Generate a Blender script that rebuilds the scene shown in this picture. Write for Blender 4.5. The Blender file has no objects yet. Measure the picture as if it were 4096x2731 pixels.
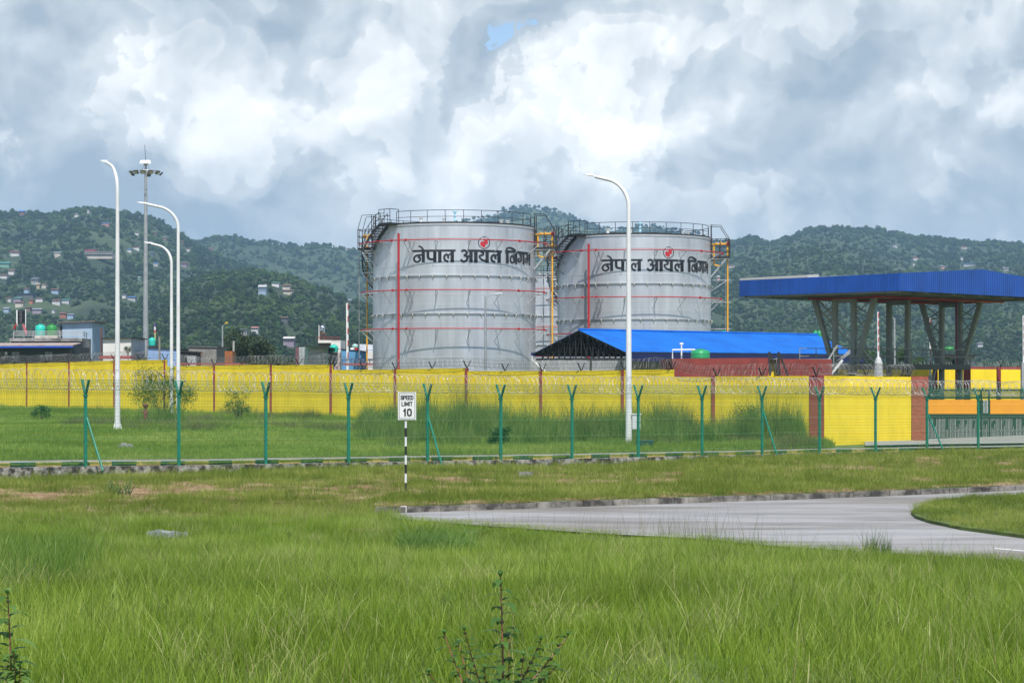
import bpy, math, random
from math import radians as R
sc=bpy.context.scene
F=8000.0; HY=1490.0; CZ=3.4
cam=bpy.data.cameras.new('camera'); co=bpy.data.objects.new('camera',cam); sc.collection.objects.link(co)
co.location=(0,0,CZ); co.rotation_euler=(R(90),0,0)
cam.sensor_width=36; cam.lens=36*F/4096; cam.shift_y=(HY-1365.5)/4096; cam.clip_end=20000; cam.clip_start=.5
sc.camera=co
sc.view_settings.view_transform='Standard'; sc.view_settings.look='None'; sc.view_settings.exposure=.40; sc.view_settings.gamma=1
SUN_EL=R(57); SUN_AZ=R(172)   # azimuth clockwise from +Y
# ---------------------------------------------------------------- world
def build_world():
    w=bpy.data.worlds.new('World'); sc.world=w; w.use_nodes=True
    nt=w.node_tree; N=nt.nodes; L=nt.links; N.clear()
    def n(t,**k):
        x=N.new(t)
        for a,b in k.items(): setattr(x,a,b)
        return x
    def m(op,a,b=None,c=None):
        x=n('ShaderNodeMath',operation=op)
        for i,v in enumerate((a,b,c)):
            if v is None: continue
            if isinstance(v,(int,float)): x.inputs[i].default_value=v
            else: L.new(v,x.inputs[i])
        return x.outputs[0]
    def vm(op,a,b=None,s=None):
        x=n('ShaderNodeVectorMath',operation=op)
        for i,v in enumerate((a,b)):
            if v is None: continue
            if isinstance(v,tuple): x.inputs[i].default_value=v
            else: L.new(v,x.inputs[i])
        if s is not None: x.inputs['Scale'].default_value=s
        return x.outputs[0]
    dr=n('ShaderNodeTexCoord').outputs['Generated']
    sep=n('ShaderNodeSeparateXYZ'); L.new(dr,sep.inputs[0])
    u=m('ARCTAN2',sep.outputs[0],sep.outputs[1])
    v=m('ARCSINE',sep.outputs[2])
    cb=n('ShaderNodeCombineXYZ'); L.new(u,cb.inputs[0]); L.new(v,cb.inputs[1]); tc=cb.outputs[0]
    # domain warp
    wn=n('ShaderNodeTexNoise',noise_dimensions='2D'); wn.inputs['Scale'].default_value=14; wn.inputs['Detail'].default_value=3
    L.new(tc,wn.inputs['Vector'])
    wv=vm('SCALE',vm('SUBTRACT',wn.outputs['Color'],(.5,.5,.5)),s=.035)
    p=vm('ADD',tc,wv)
    wn2=n('ShaderNodeTexNoise',noise_dimensions='2D'); wn2.inputs['Scale'].default_value=90; wn2.inputs['Detail'].default_value=6; wn2.inputs['Roughness'].default_value=.62
    L.new(tc,wn2.inputs['Vector'])
    p2=vm('ADD',p,vm('SCALE',vm('SUBTRACT',wn2.outputs['Color'],(.5,.5,.5)),s=.008))
    def billow(vec):
        a=n('ShaderNodeTexVoronoi',feature='SMOOTH_F1',voronoi_dimensions='2D'); a.inputs['Scale'].default_value=12
        a.inputs['Detail'].default_value=3; a.inputs['Roughness'].default_value=.42; a.inputs['Lacunarity'].default_value=2.3
        a.inputs['Smoothness'].default_value=.45
        L.new(vec,a.inputs['Vector'])
        b=n('ShaderNodeTexNoise',noise_dimensions='2D'); b.inputs['Scale'].default_value=9; b.inputs['Detail'].default_value=5
        L.new(vec,b.inputs['Vector'])
        return m('ADD',m('MULTIPLY',m('SUBTRACT',1,a.outputs['Distance']),.6),m('MULTIPLY',b.outputs['Fac'],.9))
    B0=billow(p2)
    B1=billow(vm('ADD',p2,(-.006,.011,0)))
    relief=m('MULTIPLY',m('SUBTRACT',B0,B1),1.3)
    def sstep(x,a,b):
        r=n('ShaderNodeMapRange',interpolation_type='SMOOTHSTEP'); r.inputs['From Min'].default_value=a; r.inputs['From Max'].default_value=b
        L.new(x,r.inputs[0]); return r.outputs[0]
    low=sstep(v,.055,.11)
    relief=m('MULTIPLY',relief,m('ADD',.6,m('MULTIPLY',low,.4)))
    fb=n('ShaderNodeTexNoise',noise_dimensions='2D'); fb.inputs['Scale'].default_value=9; fb.inputs['Detail'].default_value=6; fb.inputs['Roughness'].default_value=.55; fb.inputs['Distortion'].default_value=.4
    L.new(vm('ADD',p,(3.1,1.7,.4)),fb.inputs['Vector'])
    # large light and dark cloud masses: (px,py,sx,sy,amp)
    blobs=[(150,650,330,260,-.25),(600,960,700,110,-.40),(1150,120,330,50,-.28),(820,380,300,190,.30),(450,450,250,300,-.05),
      (1500,330,240,170,.18),(1900,330,160,200,-.22),(2350,330,330,230,.36),(2450,560,140,160,.25),(3000,110,420,110,.22),(2330,520,260,120,.16),
      (3550,700,560,190,-.27),(3950,120,230,160,-.12),(3300,430,350,200,-.05),(1650,700,420,170,.22),(1250,720,150,110,-.18),
      (2850,890,420,90,.10),(1300,940,300,60,.14),(2150,760,150,160,-.16),(20,560,60,90,.42),(2650,720,160,130,-.12),(100,150,300,180,-.16),(2500,60,420,60,-.24),(3900,430,200,220,.10)]
    tot=None
    wu=m('ADD',u,m('MULTIPLY',m('SUBTRACT',wn2.outputs['Fac'],.5),.04)); 
    sp=n('ShaderNodeSeparateXYZ'); L.new(wn.outputs['Color'],sp.inputs[0])
    wu=m('ADD',wu,m('MULTIPLY',m('SUBTRACT',sp.outputs[0],.5),.05))
    wvv=m('ADD',v,m('MULTIPLY',m('SUBTRACT',sp.outputs[1],.5),.05))
    for px,py,sx,sy,a in blobs:
        du=m('MULTIPLY',m('SUBTRACT',wu,(px-2048)/F),F/sx)
        dv=m('MULTIPLY',m('SUBTRACT',wvv,(HY-py)/F),F/sy)
        e=m('MULTIPLY',m('POWER',2.718,m('MULTIPLY',m('ADD',m('MULTIPLY',du,du),m('MULTIPLY',dv,dv)),-.6)),a)
        tot=e if tot is None else m('ADD',tot,e)
    M=m('ADD',B0,m('MULTIPLY',tot,1.3))
    edges=None
    for t in (.62,.80,.97,1.14,1.3):
        x=m('SUBTRACT',M,t)
        g=m('MULTIPLY',sstep(x,0,.045),m('POWER',2.718,m('MULTIPLY',m('MAXIMUM',x,0),-7)))
        g=m('MULTIPLY',g,.15); edges=g if edges is None else m('ADD',edges,g)
    edges=m('MULTIPLY',edges,m('ADD',.6,m('MULTIPLY',low,.4)))
    val=m('ADD',m('ADD',m('ADD',.40,m('ADD',edges,m('MULTIPLY',tot,.95))),relief),m('MULTIPLY',m('SUBTRACT',fb.outputs['Fac'],.5),.45))
    cr=n('ShaderNodeValToRGB'); e=cr.color_ramp; e.interpolation='LINEAR'; val=m('ADD',.53,m('MULTIPLY',m('SUBTRACT',val,.60),1.02))
    e.elements[0].position=0; e.elements[0].color=(.29,.35,.41,1)
    e.elements[1].position=1; e.elements[1].color=(.97,.98,.97,1)
    for pos,c in ((.22,(.40,.45,.495)),(.44,(.55,.585,.61)),(.70,(.78,.795,.80))):
        q=e.elements.new(pos); q.color=(*c,1)
    L.new(val,cr.inputs[0])
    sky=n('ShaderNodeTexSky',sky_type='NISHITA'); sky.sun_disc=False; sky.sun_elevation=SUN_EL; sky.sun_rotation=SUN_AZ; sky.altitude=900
    # opening to blue sky
    hu=m('MULTIPLY',m('SUBTRACT',wu,(2066-2048)/F),F/28); hv=m('MULTIPLY',m('SUBTRACT',wvv,(HY-118)/F),F/20)
    hole=m('ADD',m('ADD',m('MULTIPLY',hu,hu),m('MULTIPLY',hv,hv)),m('MULTIPLY',m('SUBTRACT',B0,.95),4.0))
    mr=n('ShaderNodeMapRange'); mr.inputs['From Min'].default_value=-.3; mr.inputs['From Max'].default_value=2.2; mr.interpolation_type='SMOOTHSTEP'
    L.new(hole,mr.inputs[0])
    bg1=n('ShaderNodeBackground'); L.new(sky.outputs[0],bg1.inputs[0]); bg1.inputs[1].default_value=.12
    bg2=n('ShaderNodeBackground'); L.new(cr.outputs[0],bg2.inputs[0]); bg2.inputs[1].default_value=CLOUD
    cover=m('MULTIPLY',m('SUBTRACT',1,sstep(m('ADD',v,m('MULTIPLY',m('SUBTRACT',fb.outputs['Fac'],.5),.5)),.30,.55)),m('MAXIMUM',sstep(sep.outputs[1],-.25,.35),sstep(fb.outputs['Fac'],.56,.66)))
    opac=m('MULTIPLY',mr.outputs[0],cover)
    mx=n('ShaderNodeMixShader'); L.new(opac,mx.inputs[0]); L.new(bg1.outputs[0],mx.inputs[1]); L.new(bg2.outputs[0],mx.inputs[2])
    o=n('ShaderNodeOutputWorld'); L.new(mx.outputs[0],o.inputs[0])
    w.cycles.sampling_method='MANUAL'; w.cycles.sample_map_resolution=512
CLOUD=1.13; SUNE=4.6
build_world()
# ---------------------------------------------------------------- helpers
import numpy as np
from mathutils import Vector as V, Matrix, noise
rnd=random.Random(7)
def P(px,py,d): return V(((px-2048)/F*d, d, CZ+(HY-py)/F*d))
def zpy(py,d): return CZ+(HY-py)/F*d
def lerp(a,b,t): return a+(b-a)*t
def interp(tab,x):
    if x<=tab[0][0]: return tab[0][1]
    for (a,va),(b,vb) in zip(tab,tab[1:]):
        if x<=b: return va+(vb-va)*(x-a)/(b-a)
    return tab[-1][1]
def sst(a,b,x):
    t=min(1,max(0,(x-a)/(b-a))); return t*t*(3-2*t)
class MB:
    def __init__(s): s.v=[]; s.f=[]
    def poly(s,pts):
        i=len(s.v); s.v+= [tuple(p) for p in pts]; s.f.append(tuple(range(i,i+len(pts)))); return s
    def hexa(s,b,t):
        i=len(s.v); s.v+=[tuple(p) for p in b]+[tuple(p) for p in t]; n=len(b)
        s.f.append(tuple(i+n-1-k for k in range(n))); s.f.append(tuple(i+n+k for k in range(n)))
        for k in range(n):
            k2=(k+1)%n; s.f.append((i+k,i+k2,i+n+k2,i+n+k))
        return s
    def box(s,c,sz,ax=None):
        c=V(c); ex=V((1,0,0)); ey=V((0,1,0)); ez=V((0,0,1))
        if ax: ex,ey=V(ax[0]).normalized(),V(ax[1]).normalized(); ez=ex.cross(ey)
        hx,hy,hz=ex*sz[0]/2,ey*sz[1]/2,ez*sz[2]/2
        b=[c-hx-hy-hz,c+hx-hy-hz,c+hx+hy-hz,c-hx+hy-hz]; t=[p+hz*2 for p in b]
        return s.hexa(b,t)
    def beam(s,a,b,w,h=None,up=(0,0,1)):
        a,b=V(a),V(b); d=(b-a).normalized(); up=V(up)
        if abs(d.dot(up))>.97: up=V((0,1,0))
        x=d.cross(up).normalized(); y=x.cross(d); h=h or w
        q=lambda c:[c-x*w/2-y*h/2,c+x*w/2-y*h/2,c+x*w/2+y*h/2,c-x*w/2+y*h/2]
        return s.hexa(q(a),q(b))
    def tube(s,pts,r,n=6,closed=False,cap=True):
        pts=[V(p) for p in pts]; m=len(pts); i0=len(s.v); px=None
        for k,p in enumerate(pts):
            if closed: d=pts[(k+1)%m]-pts[k-1]
            else: d=pts[min(k+1,m-1)]-pts[max(k-1,0)]
            d.normalize()
            if px is None:
                u=V((0,0,1)) if abs(d.z)<.9 else V((1,0,0)); x=d.cross(u).normalized()
            else: x=(px-d*px.dot(d)); x=x.normalized() if x.length>1e-6 else d.orthogonal().normalized()
            px=x; y=d.cross(x); rr=r[k] if isinstance(r,(list,tuple)) else r
            for j in range(n):
                a=2*math.pi*j/n; s.v.append(tuple(p+x*(rr*math.cos(a))+y*(rr*math.sin(a))))
        for k in range(m if closed else m-1):
            for j in range(n):
                a=i0+k*n+j; b=i0+k*n+(j+1)%n; k2=(k+1)%m
                s.f.append((a,b,i0+k2*n+(j+1)%n,i0+k2*n+j))
        if cap and not closed:
            j0=len(s.v); s.v+=s.v[i0:i0+n]+s.v[i0+(m-1)*n:i0+m*n]
            s.f.append(tuple(j0+n-1-j for j in range(n))); s.f.append(tuple(j0+n+j for j in range(n)))
        return s
    def lathe(s,c,prof,n=20,cap=True):
        c=V(c); i0=len(s.v); m=len(prof)
        for r,z in prof:
            for j in range(n):
                a=2*math.pi*j/n; s.v.append((c.x+r*math.cos(a),c.y+r*math.sin(a),c.z+z))
        for k in range(m-1):
            for j in range(n):
                s.f.append((i0+k*n+j,i0+k*n+(j+1)%n,i0+(k+1)*n+(j+1)%n,i0+(k+1)*n+j))
        if cap:
            s.f.append(tuple(i0+n-1-j for j in range(n))); s.f.append(tuple(i0+(m-1)*n+j for j in range(n)))
        return s
    def build(s,name,m,parent=None,smooth=False,origin=None):
        me=bpy.data.meshes.new(name); o=V(origin) if origin is not None else V((0,0,0))
        if origin is not None: s.v=[(a-o.x,b-o.y,c-o.z) for a,b,c in s.v]
        me.from_pydata(s.v,[],s.f); me.materials.append(m)
        if smooth:
            for pl_ in me.polygons: pl_.use_smooth=len(pl_.vertices)<=4
        ob=bpy.data.objects.new(name,me); sc.collection.objects.link(ob)
        if parent is not None:
            ob.parent=parent; ob.location=o-abs_loc(parent)
        elif origin is not None: ob.location=o
        return ob
def abs_loc(o):
    l=V(o.location)
    while o.parent: o=o.parent; l+=V(o.location)
    return l
def tag(o,label=None,cat=None,group=None,kind=None):
    if label: o['label']=label
    if cat: o['category']=cat
    if group: o['group']=group
    if kind: o['kind']=kind
    return o
def thing(name,label,cat,loc,group=None):
    o=bpy.data.objects.new(name,None); o.empty_display_size=.3; sc.collection.objects.link(o); o.location=loc
    return tag(o,label,cat,group)
def children(o): return [c for c in list(o.children)]
def copy_tree(o,delta=(0,0,0),label=None,skip=(),top=True):
    c=o.copy(); sc.collection.objects.link(c)
    if top:
        c.location=V(o.location)+V(delta)
        if label: c['label']=label
    for ch in children(o):
        if ch.name.split('.')[0] in skip: continue
        d=copy_tree(ch,top=False,skip=skip); d.parent=c
    return c
# ---------------------------------------------------------------- materials
MATS={}
def mat(key,col,rough=.6,metal=0,var=0,scale=3,col2=None,bump=0,bscale=None,spec=.4,trans=0,detail=4,stretch=(1,1,1),thr=None,coord='Object',dirt=0,dscale=.5,dstretch=(6,6,.5)):
    if key in MATS: return MATS[key]
    m=bpy.data.materials.new(key); m.use_nodes=True; nt=m.node_tree; N=nt.nodes; L=nt.links
    b=N['Principled BSDF']; b.inputs['Roughness'].default_value=rough; b.inputs['Metallic'].default_value=metal
    b.inputs['Specular IOR Level'].default_value=spec
    b.inputs['Base Color'].default_value=(*col,1)
    if var or col2 or bump:
        if coord=='World': src=N.new('ShaderNodeNewGeometry').outputs['Position']
        else: src=N.new('ShaderNodeTexCoord').outputs['Object']
        mp=N.new('ShaderNodeMapping'); mp.inputs['Scale'].default_value=stretch; L.new(src,mp.inputs[0])
        n=N.new('ShaderNodeTexNoise'); n.inputs['Scale'].default_value=scale; n.inputs['Detail'].default_value=detail; n.inputs['Roughness'].default_value=.62
        L.new(mp.outputs[0],n.inputs['Vector'])
        if var or col2:
            cr=N.new('ShaderNodeValToRGB'); lo,hi=thr or (.3,.7)
            cr.color_ramp.elements[0].position=lo; cr.color_ramp.elements[1].position=hi
            if col2: ca,cb_=col,col2
            else: ca=tuple(c*(1-var) for c in col); cb_=tuple(min(1,c*(1+var)) for c in col)
            cr.color_ramp.elements[0].color=(*ca,1); cr.color_ramp.elements[1].color=(*cb_,1)
            L.new(n.outputs['Fac'],cr.inputs[0]); L.new(cr.outputs[0],b.inputs['Base Color'])
        if bump:
            n2=n
            if bscale:
                n2=N.new('ShaderNodeTexNoise'); n2.inputs['Scale'].default_value=bscale; n2.inputs['Detail'].default_value=5; L.new(mp.outputs[0],n2.inputs['Vector'])
            bp=N.new('ShaderNodeBump'); bp.inputs['Strength'].default_value=bump; bp.inputs['Distance'].default_value=.05
            L.new(n2.outputs['Fac'],bp.inputs['Height']); L.new(bp.outputs[0],b.inputs['Normal'])
    if dirt:
        g_=N.new('ShaderNodeNewGeometry'); mp2=N.new('ShaderNodeMapping'); mp2.inputs['Scale'].default_value=dstretch; L.new(g_.outputs['Position'],mp2.inputs[0])
        n4=N.new('ShaderNodeTexNoise'); n4.inputs['Scale'].default_value=dscale; n4.inputs['Detail'].default_value=9; n4.inputs['Roughness'].default_value=.7; L.new(mp2.outputs[0],n4.inputs['Vector'])
        c4=N.new('ShaderNodeValToRGB'); c4.color_ramp.elements[0].position=.32; c4.color_ramp.elements[0].color=(1-dirt,1-dirt,1-dirt,1); c4.color_ramp.elements[1].position=.56; c4.color_ramp.elements[1].color=(1,1,1,1); L.new(n4.outputs['Fac'],c4.inputs[0])
        mx=N.new('ShaderNodeMix'); mx.data_type='RGBA'; mx.blend_type='MULTIPLY'; mx.inputs[0].default_value=1
        ib=b.inputs['Base Color']
        if ib.links: L.new(ib.links[0].from_socket,mx.inputs[6])
        else: mx.inputs[6].default_value=(*col,1)
        L.new(c4.outputs[0],mx.inputs[7]); L.new(mx.outputs[2],ib)
    MATS[key]=m; return m
def leafmat(key,c1,c2,c3,trans=.3,rough=.5,nscale=.35,patch=None,rand=True,ramp=.35):
    """foliage: colour from per-leaf tone attribute, per-instance random and a slow world noise"""
    if key in MATS: return MATS[key]
    m=bpy.data.materials.new(key); m.use_nodes=True; nt=m.node_tree; N=nt.nodes; L=nt.links
    b=N['Principled BSDF']; b.inputs['Roughness'].default_value=rough; b.inputs['Specular IOR Level'].default_value=.3
    at=N.new('ShaderNodeAttribute'); at.attribute_name='tone'
    g=N.new('ShaderNodeNewGeometry'); n=N.new('ShaderNodeTexNoise'); n.inputs['Scale'].default_value=nscale; n.inputs['Detail'].default_value=3
    L.new(g.outputs['Position'],n.inputs['Vector'])
    def mm(op,a,bb):
        x=N.new('ShaderNodeMath'); x.operation=op
        for i,q in enumerate((a,bb)):
            if isinstance(q,(int,float)): x.inputs[i].default_value=q
            else: L.new(q,x.inputs[i])
        return x.outputs[0]
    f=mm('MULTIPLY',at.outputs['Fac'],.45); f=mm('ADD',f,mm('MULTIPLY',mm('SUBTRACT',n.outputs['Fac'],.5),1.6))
    if rand:
        oi=N.new('ShaderNodeObjectInfo'); f=mm('ADD',f,mm('MULTIPLY',mm('SUBTRACT',oi.outputs['Random'],.5 if ramp>.4 else 0),ramp))
    else: f=mm('ADD',f,.15)
    cr=N.new('ShaderNodeValToRGB'); e=cr.color_ramp; e.elements[0].position=.05; e.elements[0].color=(*c1,1); e.elements[1].position=.85; e.elements[1].color=(*c3,1)
    q=e.elements.new(.42); q.color=(*c2,1); L.new(f,cr.inputs[0])
    L.new(cr.outputs[0],b.inputs['Base Color'])
    if trans:
        t=N.new('ShaderNodeBsdfTranslucent'); L.new(cr.outputs[0],t.inputs[0]); mx=N.new('ShaderNodeMixShader'); mx.inputs[0].default_value=trans
        L.new(b.outputs[0],mx.inputs[1]); L.new(t.outputs[0],mx.inputs[2]); L.new(mx.outputs[0],N['Material Output'].inputs[0])
    MATS[key]=m; return m
# ---------------------------------------------------------------- numpy meshes and scattering
def np_mesh(name,verts,faces,m,tone=None,link=False):
    me=bpy.data.meshes.new(name); me.from_pydata(verts,[],faces); me.materials.append(m)
    if tone is not None:
        a=me.attributes.new('tone','FLOAT','POINT'); a.data.foreach_set('value',np.array(tone,dtype=np.float32))
    ob=bpy.data.objects.new(name,me)
    if link: sc.collection.objects.link(ob)
    return ob
def blades(n,rad,h,w,rg,lean=.5,hvar=.4,segs=3,spread=1.0,flat=0):
    vs=[];fs=[];tn=[]
    for _ in range(n):
        a=rg.uniform(0,6.283); rr=rad*math.sqrt(rg.random())*spread; x,y=rr*math.cos(a),rr*math.sin(a)
        hh=h*(1-hvar+2*hvar*rg.random()*rg.random()+.0); ww=w*rg.uniform(.6,1.3); la=rg.uniform(0,6.283); ln=lean*rg.random()**.7*hh
        if flat: ln=hh*rg.uniform(.8,1.3); 
        ta=rg.uniform(0,6.283); wx,wy=math.cos(ta)*ww/2,math.sin(ta)*ww/2; t0=rg.random(); i=len(vs)
        for k in range(segs+1):
            t=k/segs; cx=x+math.cos(la)*ln*t**1.8; cy=y+math.sin(la)*ln*t**1.8
            z=hh*(t if not flat else .12*math.sin(t*2.6)+.04)*(1-.12*t*t); q=(1-t)**.7 if k else .8
            if k==segs: vs.append((cx,cy,z)); tn.append(min(1,t0*.75+.3*t))
            else:
                vs.append((cx-wx*q,cy-wy*q,z)); vs.append((cx+wx*q,cy+wy*q,z)); tn+= [min(1,t0*.75+.3*t)]*2
        for k in range(segs-1): fs.append((i+2*k,i+2*k+1,i+2*k+3,i+2*k+2))
        k=segs-1; fs.append((i+2*k,i+2*k+1,i+2*k+2))
    return vs,fs,tn
def scatter(name,pts,rot,scl,pick,objs):
    me=bpy.data.meshes.new(name); me.vertices.add(len(pts)); me.vertices.foreach_set('co',np.array(pts,dtype=np.float32).ravel())
    for an,ty,dat,at in (('rot','FLOAT_VECTOR',rot,'vector'),('scl','FLOAT_VECTOR',scl,'vector'),('pick','INT',pick,'value')):
        a=me.attributes.new(an,ty,'POINT'); a.data.foreach_set(at,np.array(dat,dtype=np.float32 if ty!='INT' else np.int32).ravel())
    ob=bpy.data.objects.new(name,me); sc.collection.objects.link(ob)
    col=bpy.data.collections.new(name+'_kinds')
    for k,o in enumerate(objs): o.name='%s_kind_%02d'%(name,k); col.objects.link(o)
    ng=bpy.data.node_groups.new(name+'_scatter','GeometryNodeTree')
    ng.interface.new_socket('Geometry',in_out='INPUT',socket_type='NodeSocketGeometry'); ng.interface.new_socket('Geometry',in_out='OUTPUT',socket_type='NodeSocketGeometry')
    N=ng.nodes; L=ng.links; gi=N.new('NodeGroupInput'); go=N.new('NodeGroupOutput')
    ci=N.new('GeometryNodeCollectionInfo'); ci.inputs[0].default_value=col; ci.inputs[1].default_value=True; ci.inputs[2].default_value=True
    ip=N.new('GeometryNodeInstanceOnPoints')
    def na(nm,ty):
        x=N.new('GeometryNodeInputNamedAttribute'); x.data_type=ty; x.inputs[0].default_value=nm; return x.outputs[0]
    L.new(gi.outputs[0],ip.inputs['Points']); L.new(ci.outputs[0],ip.inputs['Instance']); ip.inputs['Pick Instance'].default_value=True
    L.new(na('pick','INT'),ip.inputs['Instance Index']); L.new(na('rot','FLOAT_VECTOR'),ip.inputs['Rotation']); L.new(na('scl','FLOAT_VECTOR'),ip.inputs['Scale'])
    L.new(ip.outputs[0],go.inputs[0])
    md=ob.modifiers.new('scatter','NODES'); md.node_group=ng
    return ob
# ---------------------------------------------------------------- sun
sl=bpy.data.lights.new('sun','SUN'); sl.energy=SUNE; sl.angle=R(.53); sl.color=(1,.955,.89)
so=bpy.data.objects.new('sun',sl); sc.collection.objects.link(so)
sdir=V((math.sin(SUN_AZ)*math.cos(SUN_EL),math.cos(SUN_AZ)*math.cos(SUN_EL),math.sin(SUN_EL)))
so.rotation_euler=sdir.to_track_quat('Z','Y').to_euler(); so.location=(0,0,60)
sc.cycles.max_bounces=5; sc.cycles.diffuse_bounces=2; sc.cycles.glossy_bounces=2; sc.cycles.transmission_bounces=2; sc.cycles.transparent_max_bounces=6; sc.cycles.volume_bounces=0
# ---------------------------------------------------------------- layout lines (depth as a function of bearing)
def dfence(p): return 1/(.015504-1.1666e-6*(p-342))
def dwall(p):
    if p<3260: return 1/(.006757+1.169e-6*(p-190))
    return 96.7+(p-3260)*.0158
FB=[(-600,1870),(342,1857),(715,1854),(1394,1843),(1710,1837),(2003,1833),(2283,1828),(2553,1822),(3048,1812),(3278,1805),(3502,1802),(3708,1797),(3913,1794),(4700,1780)]
def fbase(p): return zpy(interp(FB,p),dfence(p))
KB=[(1560,2052),(2384,2024),(3107,2000),(3409,1989),(4096,1960),(5200,1925)]
def dkerb(p): return 3.2*F/(interp(KB,p)-HY)
NE=[(1560,2054),(1690,2068),(1976,2090),(2400,2118),(2818,2140),(3049,2165),(3553,2197),(4096,2228),(5200,2290)]
def dnear(p): return 3.2*F/(interp(NE,p)-HY)
def znear(d,p=0):
    e=min(36,max(31.5,dnear(p)-2.2)) if p>1600 else 36
    if d<e: return lerp(-1.7,-3.22,(d-11)/(e-11))
    return -3.22
ZPL=[(-600,-3.42),(0,-3.42),(1700,-3.42),(2400,-3.62),(2900,-3.46),(4100,-3.5),(5000,-3.5)]
ZW=[(-600,-2.7),(0,-2.75),(1500,-3.0),(2500,-3.35),(3300,-3.56),(4100,-3.62)]
def G(p,d):
    x=(p-2048)/F*d; df=dfence(p); dw=dwall(p); nz=noise.noise((x*.12,d*.12,0))*.07
    if d<=df-.15:
        dk=dkerb(p)
        if d<dk+.12: z=znear(d,p)+(nz if d<dnear(p)-1 else 0)
        else:
            t=(d-dk)/(df-dk); top=-3.07 if p>1560 else -3.20
            z=lerp(top,interp(ZPL,p),t)+nz*min(1,t*3)*.8
        return CZ+z-(.02 if d>34 else 0)
    fb=fbase(p)
    if d<dw:
        if p<3600 and d<df+1.6: return fb-.30
        zw=CZ+interp(ZW,p); t=(d-df-5)/max(1,(dw-df-5))
        z=fb-.07 if t<0 else lerp(fb-.04,zw,sst(0,.75,t))+nz*min(1,t*5)
        return z+.38*math.exp(-(((x+17)/12)**2+((d-88)/12)**2))
    return CZ+interp(ZW,p) if d<dw+40 else lerp(CZ+interp(ZW,p),CZ-3.4,min(1,(d-dw-40)/300))
# ground sheet
vs=[];fs=[]; ps=list(range(-2600,6900,60))
rows=[]
for p in ps:
    df=dfence(p); dw=max(dwall(min(max(p,-600),4500)),df+6)
    dk=min(dkerb(min(max(p,-600),4700)),df-3)
    r=[4+i*1.5 for i in range(20)]+[lerp(34.0,dk-.02,i/11) for i in range(12)]+[dk+.13]+[lerp(dk+.5,df-.2,i/11) for i in range(12)]+[df+.2,df+1.55,df+1.7,df+4.3]+[lerp(df+4.6,dw-.2,(i/30)**1.2) for i in range(31)]+[dw+.2,dw+20,dw+60,dw+150,500,900,1600,3000,5600]
    rows.append(r)
nr=len(rows[0])
for p,r in zip(ps,rows):
    for d in r:
        vs.append(((p-2048)/F*d,d,G(min(max(p,-600),4700),d) if d<450 else CZ-3.45))
for i in range(len(ps)-1):
    for j in range(nr-1): a=i*nr+j; fs.append((a,a+nr,a+nr+1,a+1))
mg=mat('soil_and_thatch',(.06,.075,.02),.95,col2=(.10,.16,.03),scale=1.3,bump=.3,coord='World')
g=MB(); g.v=vs; g.f=fs; g=g.build('ground',mg,smooth=True); tag(g,kind='structure')
# road
mroad=mat('pale_concrete',(.20,.185,.165),.9,dirt=.42,dscale=.9,dstretch=(.3,1.3,1),col2=(.29,.29,.29),scale=.35,stretch=(.25,1,1),detail=8,thr=(.38,.6),bump=.08,bscale=25,coord='World')
def RP(p,y): return V(((p-2048)/F*(3.2*F/(y-HY)),3.2*F/(y-HY),CZ-3.2))
top=[RP(p,interp(KB,p)) for p in range(1560,5300,120)]; bot=[RP(p,interp(NE,p)+14) for p in range(1560,5300,120)]
m_=MB(); n_=len(top)
ISL=[(5200,1952),(4500,1974),(4096,1989),(3842,1999),(3720,2018),(3662,2038),(3644,2056),(3662,2074),(3720,2093),(3842,2119),(4096,2153),(4500,2192),(5200,2240)]
for i in range(n_-1): m_.poly([bot[i],bot[i+1],top[i+1],top[i]])
road=m_.build('road',mroad); tag(road,kind='structure')
isl=[RP(p,y) for p,y in ISL]
m_=MB(); m_.hexa([q+V((0,0,.004)) for q in isl],[q+V((0,0,.07)) for q in isl]); isle=m_.build('grass_island',mg); tag(isle,kind='structure')
m_=MB()
for i in range(3980,5000,100):
    a,b=RP(i,2193+(i-3980)*.085),RP(i+100,2193+(i-3880)*.085); w=V((0,.16,0)); u=V((0,0,.005)); m_.poly([a-w/2+u,b-w/2+u,b+w/2+u,a+w/2+u])
wl=m_.build('road_marking',mat('white_line',(.75,.75,.73),.7)); tag(wl,kind='structure')
# kerb
m_=MB(); mk=mat('weathered_kerb',(.05,.047,.042),.9,col2=(.27,.25,.22),scale=2.2,detail=9,thr=(.40,.64),bump=.3,coord='World')
ks=[]; p=1500
while p<5200: ks.append(p); p+=rnd.choice((58,66,72))
for a,b in zip(ks,ks[1:]):
    A,B=[V(((q-2048)/F*dkerb(q),dkerb(q),CZ-3.24)) for q in (a+.8,b-.8)]; o=V((0,.16,0)); j=V((0,rnd.uniform(-.012,.012),0)); h=V((0,0,.175+rnd.uniform(-.008,.008)))
    m_.hexa([A+j,B+j,B+o,A+o],[A+h+j,B+h+j,B+h+o,A+h+o])
k_=m_.build('kerb',mk); tag(k_,kind='structure')
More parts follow.
